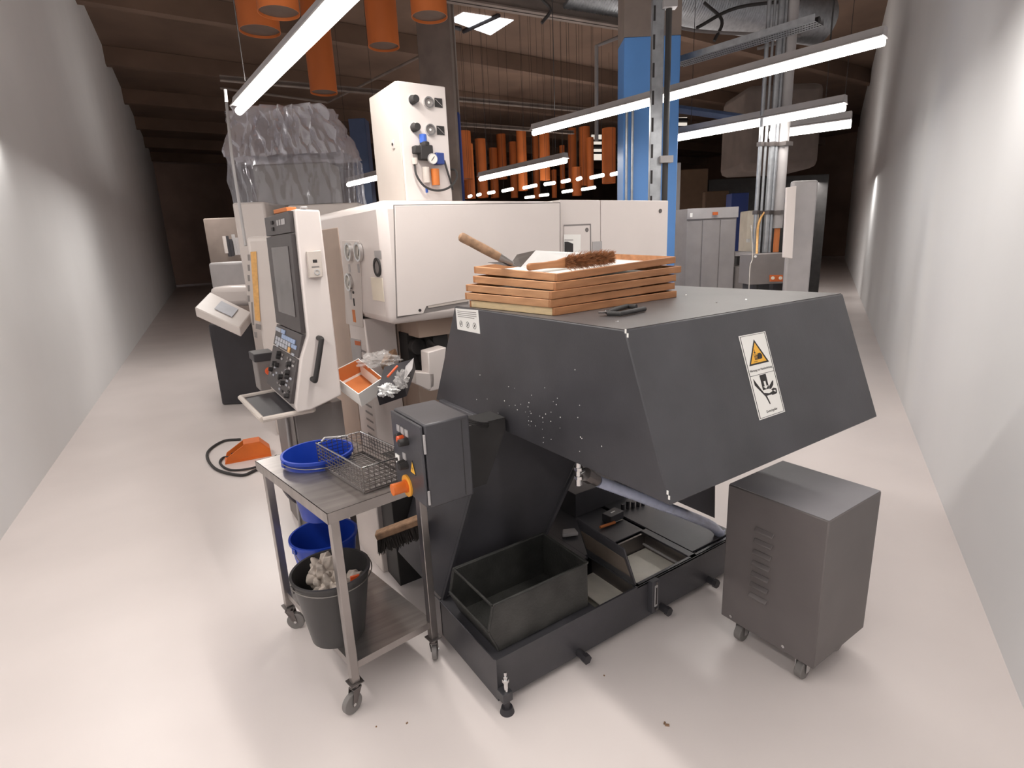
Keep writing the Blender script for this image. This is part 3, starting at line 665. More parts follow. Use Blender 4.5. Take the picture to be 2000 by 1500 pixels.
# work zone
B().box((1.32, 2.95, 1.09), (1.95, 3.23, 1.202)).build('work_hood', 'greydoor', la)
b = B(); b.box((1.31, 3.10, .86), (1.52, 3.228, 1.10)); b.build('tool_recess', 'blackin', la)
b = B()
for q, r in (((1.36, 3.05, 1.02), .05), ((1.42, 3.03, .95), .055), ((1.47, 3.04, 1.05), .045), ((1.44, 3.04, .88), .05)): b.cyl(q, V(q)+V((0, .17, 0)), r)
b.obox((1.47, 3.05, 1.0), (.12, .1, .16), .3); b.tube(spline([(1.40, 3.0, 1.06), (1.44, 2.93, 1.0), (1.5, 2.97, .92), (1.45, 3.02, .85)]), .012)
b.build('tool_head', 'blackin', la, bevel=.004)
b = B(); b.tube(spline([(1.42, 2.96, .98), (1.46, 2.94, .95), (1.43, 2.95, .90)]), .008); b.build('shiny_fitting', 'chrome', la)
q = [PY(*p, 2.78) for p in ((836, 688), (872, 678), (862, 760), (840, 765))]
B().prism(q, (0, .1, 0)).build('parts_chute', 'white', la, bevel=.006)
q = [PY(*p, 2.78) for p in ((812, 727), (848, 730), (848, 755), (838, 762), (812, 750))]
B().prism(q, (0, .1, 0)).build('parts_catcher', 'white', la, bevel=.004)
b = B(); b.box((1.32, 3.02, .55), (2.25, 3.23, .85)); b.build('front_apron', 'greydoor', la, bevel=.004)
B().box((.80, 2.472, 0), (1.09, 2.97, .40)).build('coolant_tank', 'white2', la, bevel=.006)
# right hand details on y=2.83
def rf(px, py, k=.001): return PY(px, py, 2.83)-Y_*k
B().prism([rf(*p) for p in ((1101, 441), (1151, 439), (1152, 520), (1101, 525))], (0, -.004, 0)).build('hatch', 'white', la, bevel=.001)
b = B()
for s in (((1100, 439), (1152, 437), (1152, 440), (1100, 442)), ((1151, 437), (1153, 437), (1154, 520), (1152, 520))): b.prism([rf(*p, .005) for p in s], (0, -.001, 0))
b.build('hatch_gap', 'midgrey', la)
B().prism([rf(*p, .006) for p in ((1100, 458), (1133, 458), (1132, 505), (1100, 505))], (0, -.001, 0)).build('instruction_sheet', 'paper', la)
B().prism([rf(*p, .0075) for p in ((1101, 472), (1107, 472), (1118, 476), (1118, 494), (1101, 494))], (0, -.0005, 0)).build('printed_picture', 'ink', la)
B().prism([rf(*p, .0075) for p in ((1101, 468), (1118, 468), (1118, 469.5), (1101, 469.5))], (0, -.0005, 0)).build('printed_line', 'midgrey', la)
B().prism([rf(*p) for p in ((1157, 472), (1175, 471), (1175, 500), (1157, 500))], (0, -.003, 0)).build('window_plate', 'lightgrey', la)
for px, py in ((1145, 449), (1289, 412)): p = rf(px, py, .001); B().cyl(p, p-Y_*.006, .014).build('panel_lock', 'steeldark', la)
b = B(); b.box((3.295, 2.9, 1.55), (3.34, 2.98, 1.58)); b.box((3.295, 2.9, 1.48), (3.33, 2.98, 1.55)); b.build('side_bracket', 'lightgrey', la)
B().box((3.295, 2.88, 1.42), (3.345, 2.96, 1.47)).build('side_plug', 'oxide', la, bevel=.01)
# ---- pneumatic cabinet on top
pn = thing('pneumatic_cabinet', (1.45, 3.15, 1.842), 'tall off-white pneumatic cabinet with regulators and dials standing on the lathe', 'cabinet')
ty = 2.95
B().box((1.315, ty+.022, 1.845), (1.60, 3.36, 2.452)).build('cabinet_body', 'beige', pn, bevel=.006)  # body colour darkened so the side looks less lit than the door
dq = B().box((1.318, ty, 1.85), (1.60, ty+.019, 2.448)).build('cabinet_door', 'white', pn, bevel=.006)
def tf(px, py, k=0): return PY(px, py, ty)-Y_*k
for px, py in ((806, 196), (809, 250)):
    p = tf(px, py); kb = B().cyl(p, p-Y_*.045, .021, .019, n=24).build('regulator_knob', 'ink', pn, bevel=.002); B().ring(p, p-Y_*.006, .021, .026).build('knob_collar', 'chrome', kb)
for px, py in ((836, 201), (839, 254)):
    p = tf(px, py); g = B().ring(p, p-Y_*.016, .022, .029, 28).build('dial_gauge', 'chrome', pn); B().cyl(p, p-Y_*.008, .022).build('dial_face', 'midgrey', g); B().cyl(p-Y_*.008, p-Y_*.011, .006).build('dial_hub', 'paper', g)
for px, py in ((856, 201), (860, 255)):
    p = tf(px, py); sq = B().obox(p-Y_*.003, (.045, .005, .045)).build('data_plate', 'ink', pn); B().obox(p-Y_*.0062, (.05, .0012, .002), M=Matrix.Rotation(.7, 3, 'Y')).build('scratch', 'lightgrey', sq)
fr = tf(826, 300, 0)
b = B(); b.obox(fr+V((0, -.03, .0)), (.075, .05, .075)); b.cyl(fr+V((-.0, -.03, .03)), fr+V((0, -.03, .055)), .026); b.obox(fr+V((-.045, -.03, .012)), (.05, .045, .04)); fo = b.build('filter_regulator', 'ink', pn, bevel=.006)
b = B(); p = tf(822, 276, .03); b.cyl(p-Z_*.015, p+Z_*.03, .02); b.build('blue_cap', 'bluecap', fo, bevel=.002)
p = tf(836, 313, .06); b = B(); b.cyl(p+Y_*.012, p, .026, n=28); gg = b.build('pressure_dial', 'gaugeface', fo); B().obox(p-Y_*.001, (.003, .001, .03), M=Matrix.Rotation(.7, 3, 'Y')).build('dial_needle', 'ink', gg); B().ring(p+Y_*.006, p-Y_*.002, .0255, .028).build('dial_bezel', 'lightgrey', gg)
p = tf(852, 312, .03); B().obox(p, (.05, .045, .06)).build('lubricator_head', 'bluedeep', fo, bevel=.004)
p = tf(828, 345, .03); B().cyl(p+Z_*.045, p-Z_*.035, .02).build('filter_bowl', 'beige', fo)
p = tf(846, 352, .03); B().cyl(p+Z_*.055, p-Z_*.03, .023, n=28).build('oil_bowl', 'amberglass', fo)
p = tf(829, 373, .03); B().cyl(p+Z_*.012, p-Z_*.012, .007).build('drain_cap', 'bluecap', fo)
p = tf(806, 318, .03); B().cyl(p+Z_*.02, p-Z_*.012, .015).build('brass_fitting', 'beige', fo)
b = B(); b.tube(spline([tf(805, 322, .03), tf(808, 345, .04), tf(822, 366, .05), tf(845, 374, .05), tf(870, 368, .04), tf(888, 350, .02), tf(893, 332, -.02), tf(886, 328, -.05)]), .006); b.build('air_line', 'rubber', pn)
b = B(); b.tube(spline([tf(863, 315, .03), tf(867, 335, .04), tf(875, 355, .03), tf(884, 370, -.0)]), .006); b.build('air_line', 'rubber', pn)
b = B(); b.tube(spline([V((1.605, 3.2, 2.30)), V((1.66, 3.18, 2.2)), V((1.68, 3.18, 2.08)), V((1.66, 3.2, 1.97)), V((1.65, 3.2, 1.87))], 10), .022, n=12, ribs=1); b.build('corrugated_conduit', 'lightgrey', pn)
b = B(); b.tube(spline([tf(794, 163, -.2), tf(812, 155, -.2), tf(835, 158, -.15), tf(852, 170, -.1)]), .008); b.tube(spline([tf(780, 165, -.25), tf(800, 158, -.25), tf(825, 163, -.15)]), .012); b.build('top_hose', 'lightgrey', pn)
b = B(); p = tf(800, 160, -.2); b.cyl(p-Z_*.02, p+Z_*.02, .015); b.build('hose_coupling', 'chrome', pn)
p = PX(769, 282, 1.315); B().obox(p-X_*.003, (.006, .03, .045)).build('lock', 'white2', pn, bevel=.002); B().cyl(p-X_*.006, p-X_*.01, .007).build('key_hole', 'ink', pn)
# ================================================================= CONSOLE
cy = 2.8
cn = thing('control_console', (.72, 3.1, .85), 'tall off-white and black machine control console with screen, keypad and side handle', 'control console')
side = [PY(*p, cy) for p in ((575, 408), (625, 410), (668, 772), (608, 801), (581, 806), (577, 793), (588, 700), (601, 655))]
dep = .62
B().prism(side, (0, dep, 0)).build('console_body', 'white', cn, bevel=.008)
s0, s7, s6, s5 = side[0], side[7], side[6], side[5]
def cpan(A, C, k0, k1, y0, y1, th=.012):   # slab on the front edge between side points A (top) and C (bottom)
    d = (C-A); nrm = V((d.z, 0, -d.x)).normalized()
    if nrm.x > 0: nrm = -nrm
    a_, c_ = lerp(A, C, k0), lerp(A, C, k1)
    return [V((a_.x, cy+y0, a_.z)), V((a_.x, cy+y1, a_.z)), V((c_.x, cy+y1, c_.z)), V((c_.x, cy+y0, c_.z))], nrm*th, nrm
def slab(name, m, A, C, k0, k1, y0, y1, th, off=0, parent=cn, bevel=.002):
    P_, vth, nr = cpan(A, C, k0, k1, y0, y1, th); return B().prism([p+nr*(off+.0005) for p in P_], vth).build(name, m, parent, bevel=bevel)
slab('logo_panel', 'consoleblack', s0, s7, .01, .175, .03, .60, .02)
sp = slab('screen_bezel', 'consoleblack', s0, s7, .185, .985, .03, .60, .022)
slab('screen', 'screen', s0, s7, .28, .86, .10, .48, .003, .0225, sp, 0)
kp = slab('keypad_panel', 'consoleblack', s7, s5, .01, .34, .03, .60, .02)
bp2 = slab('switch_panel', 'consoleblack', s7, s5, .36, .99, .03, .60, .02)
lo = slab('lettering', 'lightgrey', s0, s7, .06, .105, .12, .20, .0015, .021, cn, 0)
for a_, c_ in ((.215, .25), (.265, .30)): slab('lettering', 'lightgrey', s0, s7, .06, .105, a_, c_, .0015, .021, cn, 0)
slab('indicator', 'ink', s0, s7, .055, .085, .38, .42, .006, .021, cn, 0); slab('indicator', 'ink', s0, s7, .11, .14, .38, .42, .006, .021, cn, 0)
rows = [('keygrey', .05, .10, [.46, .50, .54]), ('keyblue', .05, .10, [.36, .40]), ('keyblue', .12, .17, [.12, .17, .22, .27, .32, .37]), ('keygrey', .19, .235, [.2, .26, .32, .38, .44, .5]), ('keyblue', .19, .235, [.08, .13]), ('keygrey', .255, .30, [.26, .32, .38, .44, .5]), ('amber', .255, .32, [.19]), ('keygrey', .31, .335, [.1, .46])]
for m, k0, k1, ys in rows:
    for yv in ys: slab('key', m, s7, s5, k0, k1+.01, yv, yv+.046, .004, .021, kp, 0)
rr = random.Random(5)
for k in range(9):
    for j in range(8):
        if rr.random() < .42: continue
        k0 = .40+k*.062; yv = .07+j*.062; big = rr.random() < .2
        if big:
            P_, vth, nr = cpan(s7, s5, k0, k0+.03, yv, yv+.03, .02); c_ = sum(P_, V((0, 0, 0)))/4+nr*.021; B().cyl(c_, c_+nr*.02, .013, .011, n=14).build('rotary_knob', 'ink', bp2)
        else: slab('switch_key', rr.choice(['midgrey', 'lightgrey', 'keygrey', 'ink']), s7, s5, k0, k0+.028, yv, yv+.03, .004, .021, bp2, 0)
# side handle
h0, h1 = PY(622, 660, cy), PY(610, 740, cy)
b = B(); b.tube(spline([h0, h0-Y_*.045, lerp(h0, h1, .1)-Y_*.055, lerp(h0, h1, .9)-Y_*.055, h1-Y_*.045, h1], 5), .013, n=12); b.build('side_handle', 'ink', cn)
sb_ = B().prism([PY(*p, cy) for p in ((597, 491), (624, 489), (628, 541), (602, 543))], (0, -.028, 0)).build('socket_box', 'beige', cn, bevel=.004)
p = PY(612, 510, cy)-Y_*.028; B().obox(p, (.02, .003, .014)).build('button', 'ink', sb_); p = PY(616, 531, cy)-Y_*.028; B().ring(p, p-Y_*.004, .009, .014).build('key_dial', 'chrome', sb_); p = PY(613, 521, cy)-Y_*.028; B().obox(p, (.035, .002, .006)).build('slot', 'midgrey', sb_)
t1 = PY(590, 404, cy+.2); o = B().obox((s0.x+.02, cy+.28, s0.z+.012), (.05, .20, .02), .1)
tag(o.build('orange_tool_case', 'orangebox', bevel=.003), 'small orange case lying on top of the control console', 'case')
o = B().obox((s0.x+.06, cy+.07, s0.z+.008), (.03, .10, .012), -.2); tag(o.build('marker_pen', 'lightgrey', bevel=.004), 'pale pen lying on top of the control console', 'pen')
# handwheel box
hw = thing('pulse_handwheel_box', (.5, 3.5, 1.0), 'dark grey box with an orange emergency stop hanging left of the control console', 'control box')
c = PD(505, 722, 3.45); tl = PD(478, 690, 3.45)
bx = B(); ya = PX(535, 690, .56)
z_t, z_b = PD(505, 690, 3.5).z, PD(505, 760, 3.5).z
P0 = PD(505, 735, 3.45)
hb = B().box((P0.x, P0.y-.0, P0.z-.10), (P0.x+.10, P0.y+.16, P0.z+.13)).build('box_body', 'midgrey', hw, bevel=.006)
B().box((P0.x-.012, P0.y-.01, P0.z+.09), (P0.x+.11, P0.y+.17, P0.z+.14)).build('box_lid', 'darkmachine', hw, bevel=.006)
pe = V((P0.x+.06, P0.y-.002, P0.z+.03)); eo = B().cyl(pe, pe-Y_*.03, .012).build('stop_stem', 'ink', hw); B().cyl(pe-Y_*.03, pe-Y_*.055, .026, .022).build('stop_button', 'redorange', eo, bevel=.004)
# tray
tr = thing('drip_tray', (.5, 3.1, .8), 'shallow tray with a pale rim and dark mat below the console', 'tray')
tq = [PZ(x, y, .81) for x, y in ((470, 779), (513, 823), (612, 803), (560, 762))]
B().prism(tq, (0, 0, .006)).build('tray_mat', 'darkmachine', tr)
b = B()
for i in range(4): b.tube([tq[i]+Z_*.008, tq[(i+1) % 4]+Z_*.008], .014, n=10)
b.build('tray_rim', 'beige', tr)
# small vent pedestal below the tray
pd_ = thing('pedestal', (.66, 3.5, 0), 'grey sheet-metal pedestal carrying the tray and the console', 'pedestal')
B().box((.585, 2.98, 0), (.84, 3.5, .80)).build('pedestal_body', 'midgrey', pd_, bevel=.004)
B().box((.579, 2.99, .02), (.584, 3.48, .79)).build('side_sheet', 'steeldark', pd_)
b = B(); b.tube([(.57, 3.2, .01), (.57, 3.12, .79)], .008); b.build('stay_rod', 'lightgrey', pd_)
# ================================================================= FOOT PEDAL
fp = thing('foot_pedal', PZ(485, 890, 0), 'orange covered foot pedal on the floor left of the trolley', 'foot pedal')
c = PZ(485, 893, 0); dv = (PZ(520, 880, 0)-PZ(450, 893, 0)).normalized(); pv = V((-dv.y, dv.x, 0))
def fpp(s, t, z): return c+dv*s+pv*t+Z_*z
for k in (-1, 1):
    b = B(); b.prism([fpp(-.17, k*.07, 0), fpp(.17, k*.07, 0), fpp(.17, k*.07, .05), fpp(.10, k*.07, .13), fpp(-.02, k*.07, .13), fpp(-.15, k*.07, .05)], pv*.008); b.build('side_shield', 'orangeplastic', fp, bevel=.003)
b = B(); b.prism([fpp(-.02, -.07, .13), fpp(.10, -.07, .13), fpp(.10, .07, .13), fpp(-.02, .07, .13)], (0, 0, .008)); b.prism([fpp(.10, -.07, .13), fpp(.17, -.07, .05), fpp(.17, .07, .05), fpp(.10, .07, .13)], (0, 0, .008)); b.build('top_shield', 'orangeplastic', fp, bevel=.003)
b = B(); b.prism([fpp(-.12, -.06, .03), fpp(.06, -.06, .06), fpp(.06, .06, .06), fpp(-.12, .06, .03)], (0, 0, .012)); b.build('treadle', 'ink', fp)
b = B(); b.prism([fpp(-.17, -.078, 0), fpp(.17, -.078, 0), fpp(.17, .078, 0), fpp(-.17, .078, 0)], (0, 0, .012)); b.build('base_plate', 'orangeplastic', fp)
b = B(); b.tube(spline([PZ(x, y, .012) for x, y in ((470, 858), (435, 862), (405, 885), (420, 915), (470, 928), (500, 918), (540, 905))], 8), .011); b.build('cable', 'rubber', fp)
b = B(); b.tube(spline([PZ(x, y, .012) for x, y in ((462, 895), (438, 893), (430, 905), (452, 918), (500, 912), (540, 890))], 8), .009); b.build('cable', 'rubber', fp)
# ================================================================= BOXES WITH PACKAGING IN FRONT OF LATHE
wbx = thing('white_carton', (.82, 2.6, .9), 'open white carton with an orange lining tilted on the parts pile', 'carton')
A = [PD(*p) for p in ((643, 728, 2.95), (700, 770, 2.8), (748, 738, 2.85), (700, 700, 3.1))]
b = B(); dn = V((.015, .02, -.005))
lowr = [p+V((.02, .03, -.09)) for p in A]
# walls
for i in range(4):
    p, q = A[i], A[(i+1) % 4]; pl_, ql_ = lerp(lowr[i], sum(lowr, V((0, 0, 0)))/4, .12), lerp(lowr[(i+1) % 4], sum(lowr, V((0, 0, 0)))/4, .12)
    nr = (q-p).cross(pl_-p).normalized(); b.prism([p, q, ql_, pl_], nr*.004)
b.build('carton_wall', 'paper', wbx, smooth=False)
b = B(); cc = sum(lowr, V((0, 0, 0)))/4; fl = [lerp(p, cc, .14) for p in lowr]; b.prism(fl, (0, 0, .004)); b.build('carton_floor', 'orangebox', wbx)
b = B(); i = 3; mm = sum(A, V((0, 0, 0)))/4
for i in (3, 2): p, q = lerp(A[i], mm, .06), lerp(A[(i+1) % 4], mm, .06); b.prism([p, q, lerp(q, fl[(i+1) % 4], .9), lerp(p, fl[i], .9)], (.002, .002, 0))
b.build('carton_lining', 'orangebox', wbx)
bg = thing('plastic_bag', PD(760, 720, 3.0), 'crumpled clear plastic bag lying between the cartons', 'bag')
def crumple(c, sz, seed, m, name, parent=None, amp=.25):
    rr = random.Random(seed); b = B(); bmesh.ops.create_icosphere(b.bm, subdivisions=4, radius=1); ph = [rr.uniform(0, 6) for _ in range(8)]
    for vv in b.bm.verts:
        p = vv.co.copy(); f = 1+amp*(.5*math.sin(7*p.x+ph[0]+4*p.z)+.5*math.sin(8*p.y+ph[1]-5*p.x)+.4*math.sin(13*p.z+6*p.x+ph[2])+.3*math.sin(21*p.x+ph[3]))
        vv.co = V(c)+V((p.x*f*sz[0], p.y*f*sz[1], p.z*f*sz[2]))
    return b.build(name, m, parent)
crumple(PD(740, 702, 3.05), (.10, .09, .04), 11, 'clearplastic', 'bag_film', bg)
gb = thing('grey_parts_carton', PD(775, 740, 2.95), 'dark open carton with silver foil parts and an orange tag', 'carton')
A = [PD(*p) for p in ((735, 770, 2.7), (790, 752, 2.8), (808, 700, 3.0), (750, 716, 2.95))]
B().prism(A, (.02, .03, -.07)).build('carton_body', 'darkmachine', gb, bevel=.004)
b = B(); b.prism([PD(*p) for p in ((788, 745, 2.76), (804, 722, 2.82), (807, 700, 2.95), (792, 716, 2.86))], (.004, .0, .004)); b.build('carton_flap', 'lightgrey', gb)
crumple(PD(758, 762, 2.68), (.045, .03, .03), 5, 'silverpan', 'foil', gb, .4); crumple(PD(785, 742, 2.72), (.03, .03, .04), 8, 'clearplastic', 'film', gb, .4)
b = B(); b.tube([PD(757, 736, 2.74), PD(776, 715, 2.80)], .006); b.build('orange_tag', 'redorange', gb)
o = B().prism([PD(*p) for p in ((742, 712, 3.05), (760, 700, 3.05), (772, 680, 3.15), (752, 690, 3.15))], (.02, .02, -.04)); tag(o.build('cardboard_piece', 'woodgrey', bevel=.003), 'brown cardboard piece standing behind the plastic bag', 'cardboard')
# chute/shelf these rest on
sh2 = B(); sh2.prism([V((.83, 2.56, .55)), V((1.29, 2.56, .55)), V((1.29, 3.2, .62)), V((1.1, 3.2, .62)), V((.83, 3.0, .62))], (0, 0, .012))
for q in ((.86, 2.58), (1.26, 2.58)): sh2.box((q[0], q[1], 0), (q[0]+.03, q[1]+.03, .55))
# ================================================================= BACKGROUND LEFT
# rear machine under plastic cover
m2 = thing('covered_machine', PD(560, 420, 6.2)*1, 'white machine draped in a crumpled transparent plastic cover behind the console', 'machine')
m2.location.z = 0
def hullbox(px0, px1, pyt, d, dp, zb, name, m, parent, bevel=.02, rz=0):
    a, c = PD(px0, pyt, d), PD(px1, pyt, d); z = (a.z+c.z)/2; a.z = zb; c.z = zb
    d_ = (c-a).normalized(); n_ = V((-d_.y, d_.x, 0))
    if n_.dot(FWD) < 0: n_ = -n_
    return B().prism([a, c, c+n_*dp, a+n_*dp], (0, 0, z-zb)).build(name, m, parent, bevel=bevel)
hullbox(490, 640, 318, 5.6, .4, 0, 'machine_body', 'midgrey', m2)
hullbox(452, 515, 395, 5.2, .6, 0, 'machine_wing', 'white2', m2)
hullbox(560, 700, 398, 5.3, .5, 0, 'machine_front', 'white2', m2)
def drape(top, bot, seed, name, m, nx=70, nz=30, amp=.03, parent=m2):
    b = B(); G = []
    n = len(top)
    per_t = []; per_b = []
    for i in range(n):
        for k in range(nx//n):
            s = k/(nx//n); per_t.append(lerp(top[i], top[(i+1) % n], s)); per_b.append(lerp(bot[i], bot[(i+1) % n], s))
    ct_ = sum(top, V((0, 0, 0)))/n
    for j in range(nz+1):
        t = j/nz; row = []
        for i, (p, q) in enumerate(zip(per_t, per_b)):
            v_ = lerp(p, q, t); o_ = (v_-ct_); o_.z = 0; o_.normalize()
            s = i/len(per_t)*2*math.pi
            tt = t*2.2; w_ = amp*(1.1-1.9*abs(math.sin(s*8.5+seed+1.1*tt))**.7+.9*abs(math.sin(s*15.5+1.3*seed-1.6*tt))**.8-.6*abs(math.sin(s*26+2.5*tt))+.3*math.sin(s*47-3*tt))*(1-.35*t)
            row.append(b.bm.verts.new(v_+o_*w_+Z_*.02*math.sin(s*23+seed)*(1-t)))
        G.append(row)
    L_ = len(per_t)
    for j in range(nz):
        for i in range(L_): b.face([G[j][i], G[j][(i+1) % L_], G[j+1][(i+1) % L_], G[j+1][i]])
    cv_ = b.bm.verts.new(ct_+Z_*.06)
    for i in range(L_): b.face([cv_, G[0][i], G[0][(i+1) % L_]])
    return b.build(name, m, parent)
def rect(px0, px1, py, d, dp):
    a, c = PD(px0, py, d), PD(px1, py, d); z = (a.z+c.z)/2; a.z = c.z = z; d_ = (c-a).normalized(); n_ = V((-d_.y, d_.x, 0))
    if n_.dot(FWD) < 0: n_ = -n_
    return [a, c, c+n_*dp, a+n_*dp]
R1 = rect(452, 622, 208, 5.6, .5); R2 = rect(440, 668, 302, 5.4, .7); R3 = rect(455, 676, 400, 5.3, .8)
drape(R1, R2, 1.0, 'plastic_cover', 'plasticfold', nx=480, nz=20, amp=.05)
drape(R2, R3, 2.0, 'clear_skirt', 'plastic', nx=240, nz=10, amp=.022)
b = B(); b.tube([PD(440, 175, 4.6), PD(452, 300, 4.6), PD(480, 480, 4.6)], .012); 
tag(b.build('support_pole', 'lightgrey'), 'thin pale leaning pole in front of the plastic-covered machine', 'pole')
# white machine panel with the yellow strip
wm = thing('machine_enclosure', PD(500, 600, 4.5), 'off-white machine enclosure with a long yellow strip behind the console', 'machine'); wm.location.z = 0
def vplane(px0, py0, px1, py1, d): pass
a, c = PD(483, 500, 4.6), PD(560, 500, 4.6); dd = (c-a); dd.z = 0; dd.normalize(); nn_ = V((-dd.y, dd.x, 0))
ptop = PD(488, 462, 4.6).z
a.z = 0
B().prism([a, a+dd*.5, a+dd*.5+nn_*.5, a+nn_*.5], (0, 0, ptop)).build('enclosure_panel', 'white2', wm, bevel=.04)
def ep(px, py): return PP(px, py, a, nn_)-nn_*.004
B().prism([ep(*p) for p in ((490, 492), (501, 491), (509, 628), (499, 625))], -nn_*.004).build('yellow_strip', 'amber', wm)
def mark(pts): B().prism([ep(*p) for p in pts], -nn_*.003).build('printed_mark', 'midgrey', wm)
for k in range(5):
    yy = 497+k*20; mark(((484, yy), (488, yy), (489, yy+12), (485, yy+12)))
for q in (((491, 590), (494, 590), (497, 635), (494, 635)), ((500, 632), (510, 634), (510, 644), (500, 642)), ((497, 648), (502, 649), (503, 660), (498, 658))): mark(q)
# machine at left edge, keyboard panel + dark body
lm = thing('measuring_machine', PD(455, 700, 5.6), 'white machine with an angled keyboard panel and dark cabinet base at the left edge', 'machine'); lm.location.z = 0
hullbox(405, 492, 632, 5.9, .7, 0, 'cabinet_base', 'darkmachine', lm)
a = [PD(*p) for p in ((380, 600, 5.3), (468, 640, 5.2), (491, 610, 5.6), (410, 570, 5.8))]
B().prism(a, (0, 0, -.09)).build('keyboard_panel', 'white2', lm, bevel=.01)
b = B(); b.prism([lerp(lerp(a[0], a[3], .3), lerp(a[1], a[2], .3), .35)+Z_*.004, lerp(lerp(a[0], a[3], .3), lerp(a[1], a[2], .3), .75)+Z_*.004, lerp(lerp(a[0], a[3], .8), lerp(a[1], a[2], .8), .75)+Z_*.004, lerp(lerp(a[0], a[3], .8), lerp(a[1], a[2], .8), .35)+Z_*.004], (0, 0, .006)); b.build('keyboard_keys', 'keygrey', lm)
hullbox(405, 487, 560, 6.2, .6, PD(440, 600, 6.2).z, 'upper_cowl', 'white', lm, bevel=.06)
hullbox(405, 480, 512, 6.5, .5, PD(440, 575, 6.2).z, 'window_band', 'lightgrey', lm, bevel=.03)
# far dark shelf behind at left
sv = thing('storage_shelf', PD(460, 470, 8), 'dark shelving with stored items behind the plastic cover', 'shelf'); sv.location.z = 0
hullbox(395, 478, 425, 8.5, .6, 0, 'shelf_body', 'concrete', sv)
for k in range(6):
    p0 = PD(440+k*6, 478+3*(k % 3), 8.3); B().obox(p0, (.035, .1, .25+.05*(k % 2)), 0).build('stored_item', random.choice(['lightgrey', 'white2', 'darkmachine', 'woodgrey']), sv)
# ================================================================= BACKGROUND: columns, posts
def column(px0, px1, py, d, name, m, label, ztop, dp=.35, cat='column', py_split=None, m2_='concrete'):
    a, c = PD(px0, py, d), PD(px1, py, d); w = (c-a); w.z = 0; W = w.length; wd = w.normalized(); n_ = V((-wd.y, wd.x, 0))
    a.z = 0; r = thing(name, a, label, cat)
    zs = ztop
    if py_split is not None: zs = PD((px0+px1)/2, py_split, d).z
    B().prism([a, a+wd*W, a+wd*W+n_*dp, a+n_*dp], (0, 0, zs)).build('painted_shaft', m, r, bevel=.008)
    if py_split is not None:
        B().prism([p+Z_*zs for p in (a, a+wd*W, a+wd*W+n_*dp, a+n_*dp)], (0, 0, ztop-zs)).build('bare_shaft', m2_, r)
    return r, a, wd, n_
bc, ba, bwd, bn_ = column(1217, 1321, 390, 6.0, 'steel_column', 'bluepaint', 'broad bright blue column behind the lathe with two thin conduits', 6.98, py_split=96)
for px in (1223, 1234):
    p = PD(px, 390, 5.95); q = PD(px, 222, 5.95); b = B(); b.tube([V((p.x, p.y, 1.2)), V((p.x, p.y, q.z))], .014); b.build('conduit', 'galv', bc)
b = B(); pA = PD(1222, 317, 5.93); b.obox(pA, (.03, .03, .02)); pA = PD(1234, 316, 5.93); b.obox(pA, (.03, .03, .02)); b.build('pipe_clip', 'galv', bc)
# big shadowed upper part colour is same paint
column(884, 903, 330, 13, 'steel_column', 'bluedeep', 'narrow blue column just right of the pneumatic cabinet', 6.9, dp=.3, py_split=225)
column(690, 722, 330, 10, 'steel_column', 'bluesteel', 'blue-grey column between the plastic cover and the pneumatic cabinet', PD(706, 236, 10).z, dp=.3)
column(820, 884, 150, 9.5, 'concrete_column', 'concrete', 'wide grey-brown column rising behind the pneumatic cabinet', 6.9, dp=.5)
column(1318, 1330, 330, 8, 'steel_column', 'lightgrey', 'slim pale upright immediately right of the bright blue column', 4.0 if False else PD(1324, 318, 8).z, dp=.2)
column(1427, 1460, 430, 11, 'steel_column', 'bluedeep', 'dark blue column above and right of the grey lockers', PD(1440, 378, 11).z, dp=.3)
# slotted post
ps = PD(1279, 390, 4.4); sp_ = thing('slotted_post', (ps.x, ps.y, 0), 'slotted galvanised steel post standing before the bright blue column', 'post')
wd = RIGHT.copy(); wd.z = 0; wd.normalize(); n_ = V((-wd.y, wd.x, 0)); c0 = V((ps.x, ps.y, 0)); w2 = .045
b = B(); b.prism([c0-wd*w2, c0-wd*.012, c0-wd*.012+n_*.003, c0-wd*w2+n_*.003], (0, 0, 5.2)); b.prism([c0-wd*.012, c0+wd*w2, c0+wd*w2+n_*.004, c0-wd*.012+n_*.004-n_*.0], (0, 0, 5.2)); b.prism([c0-wd*w2, c0-wd*w2+n_*.045, c0-wd*w2+n_*.045+wd*.003, c0-wd*w2+wd*.003], (0, 0, 5.2)); b.prism([c0+wd*w2, c0+wd*w2+n_*.045, c0+wd*w2+n_*.045-wd*.003, c0+wd*w2-wd*.003], (0, 0, 5.2))
b.build('post_channel', 'galv', sp_)
for k in range(26):
    z = .3+k*.19; B().prism([c0-wd*.038-n_*.001+Z_*z, c0-wd*.022-n_*.001+Z_*z, c0-wd*.022-n_*.001+Z_*(z+.1), c0-wd*.038-n_*.001+Z_*(z+.1)], -n_*.001).build('slot', 'ink', sp_)
cc = c0+wd*.076; b = B(); b.tube([cc+Z_*.2, cc+Z_*5.2], .023, n=12); b.build('power_cable', 'rubber', sp_, label='thick black cable beside the post')
for z in (PD(1290, 315, 4.4).z, PD(1290, 45, 4.4).z): B().obox(c0+wd*.076+Z_*z-n_*.01, (.10, .07, .05), math.atan2(wd.y, wd.x)).build('cable_clamp', 'lightgrey', sp_)
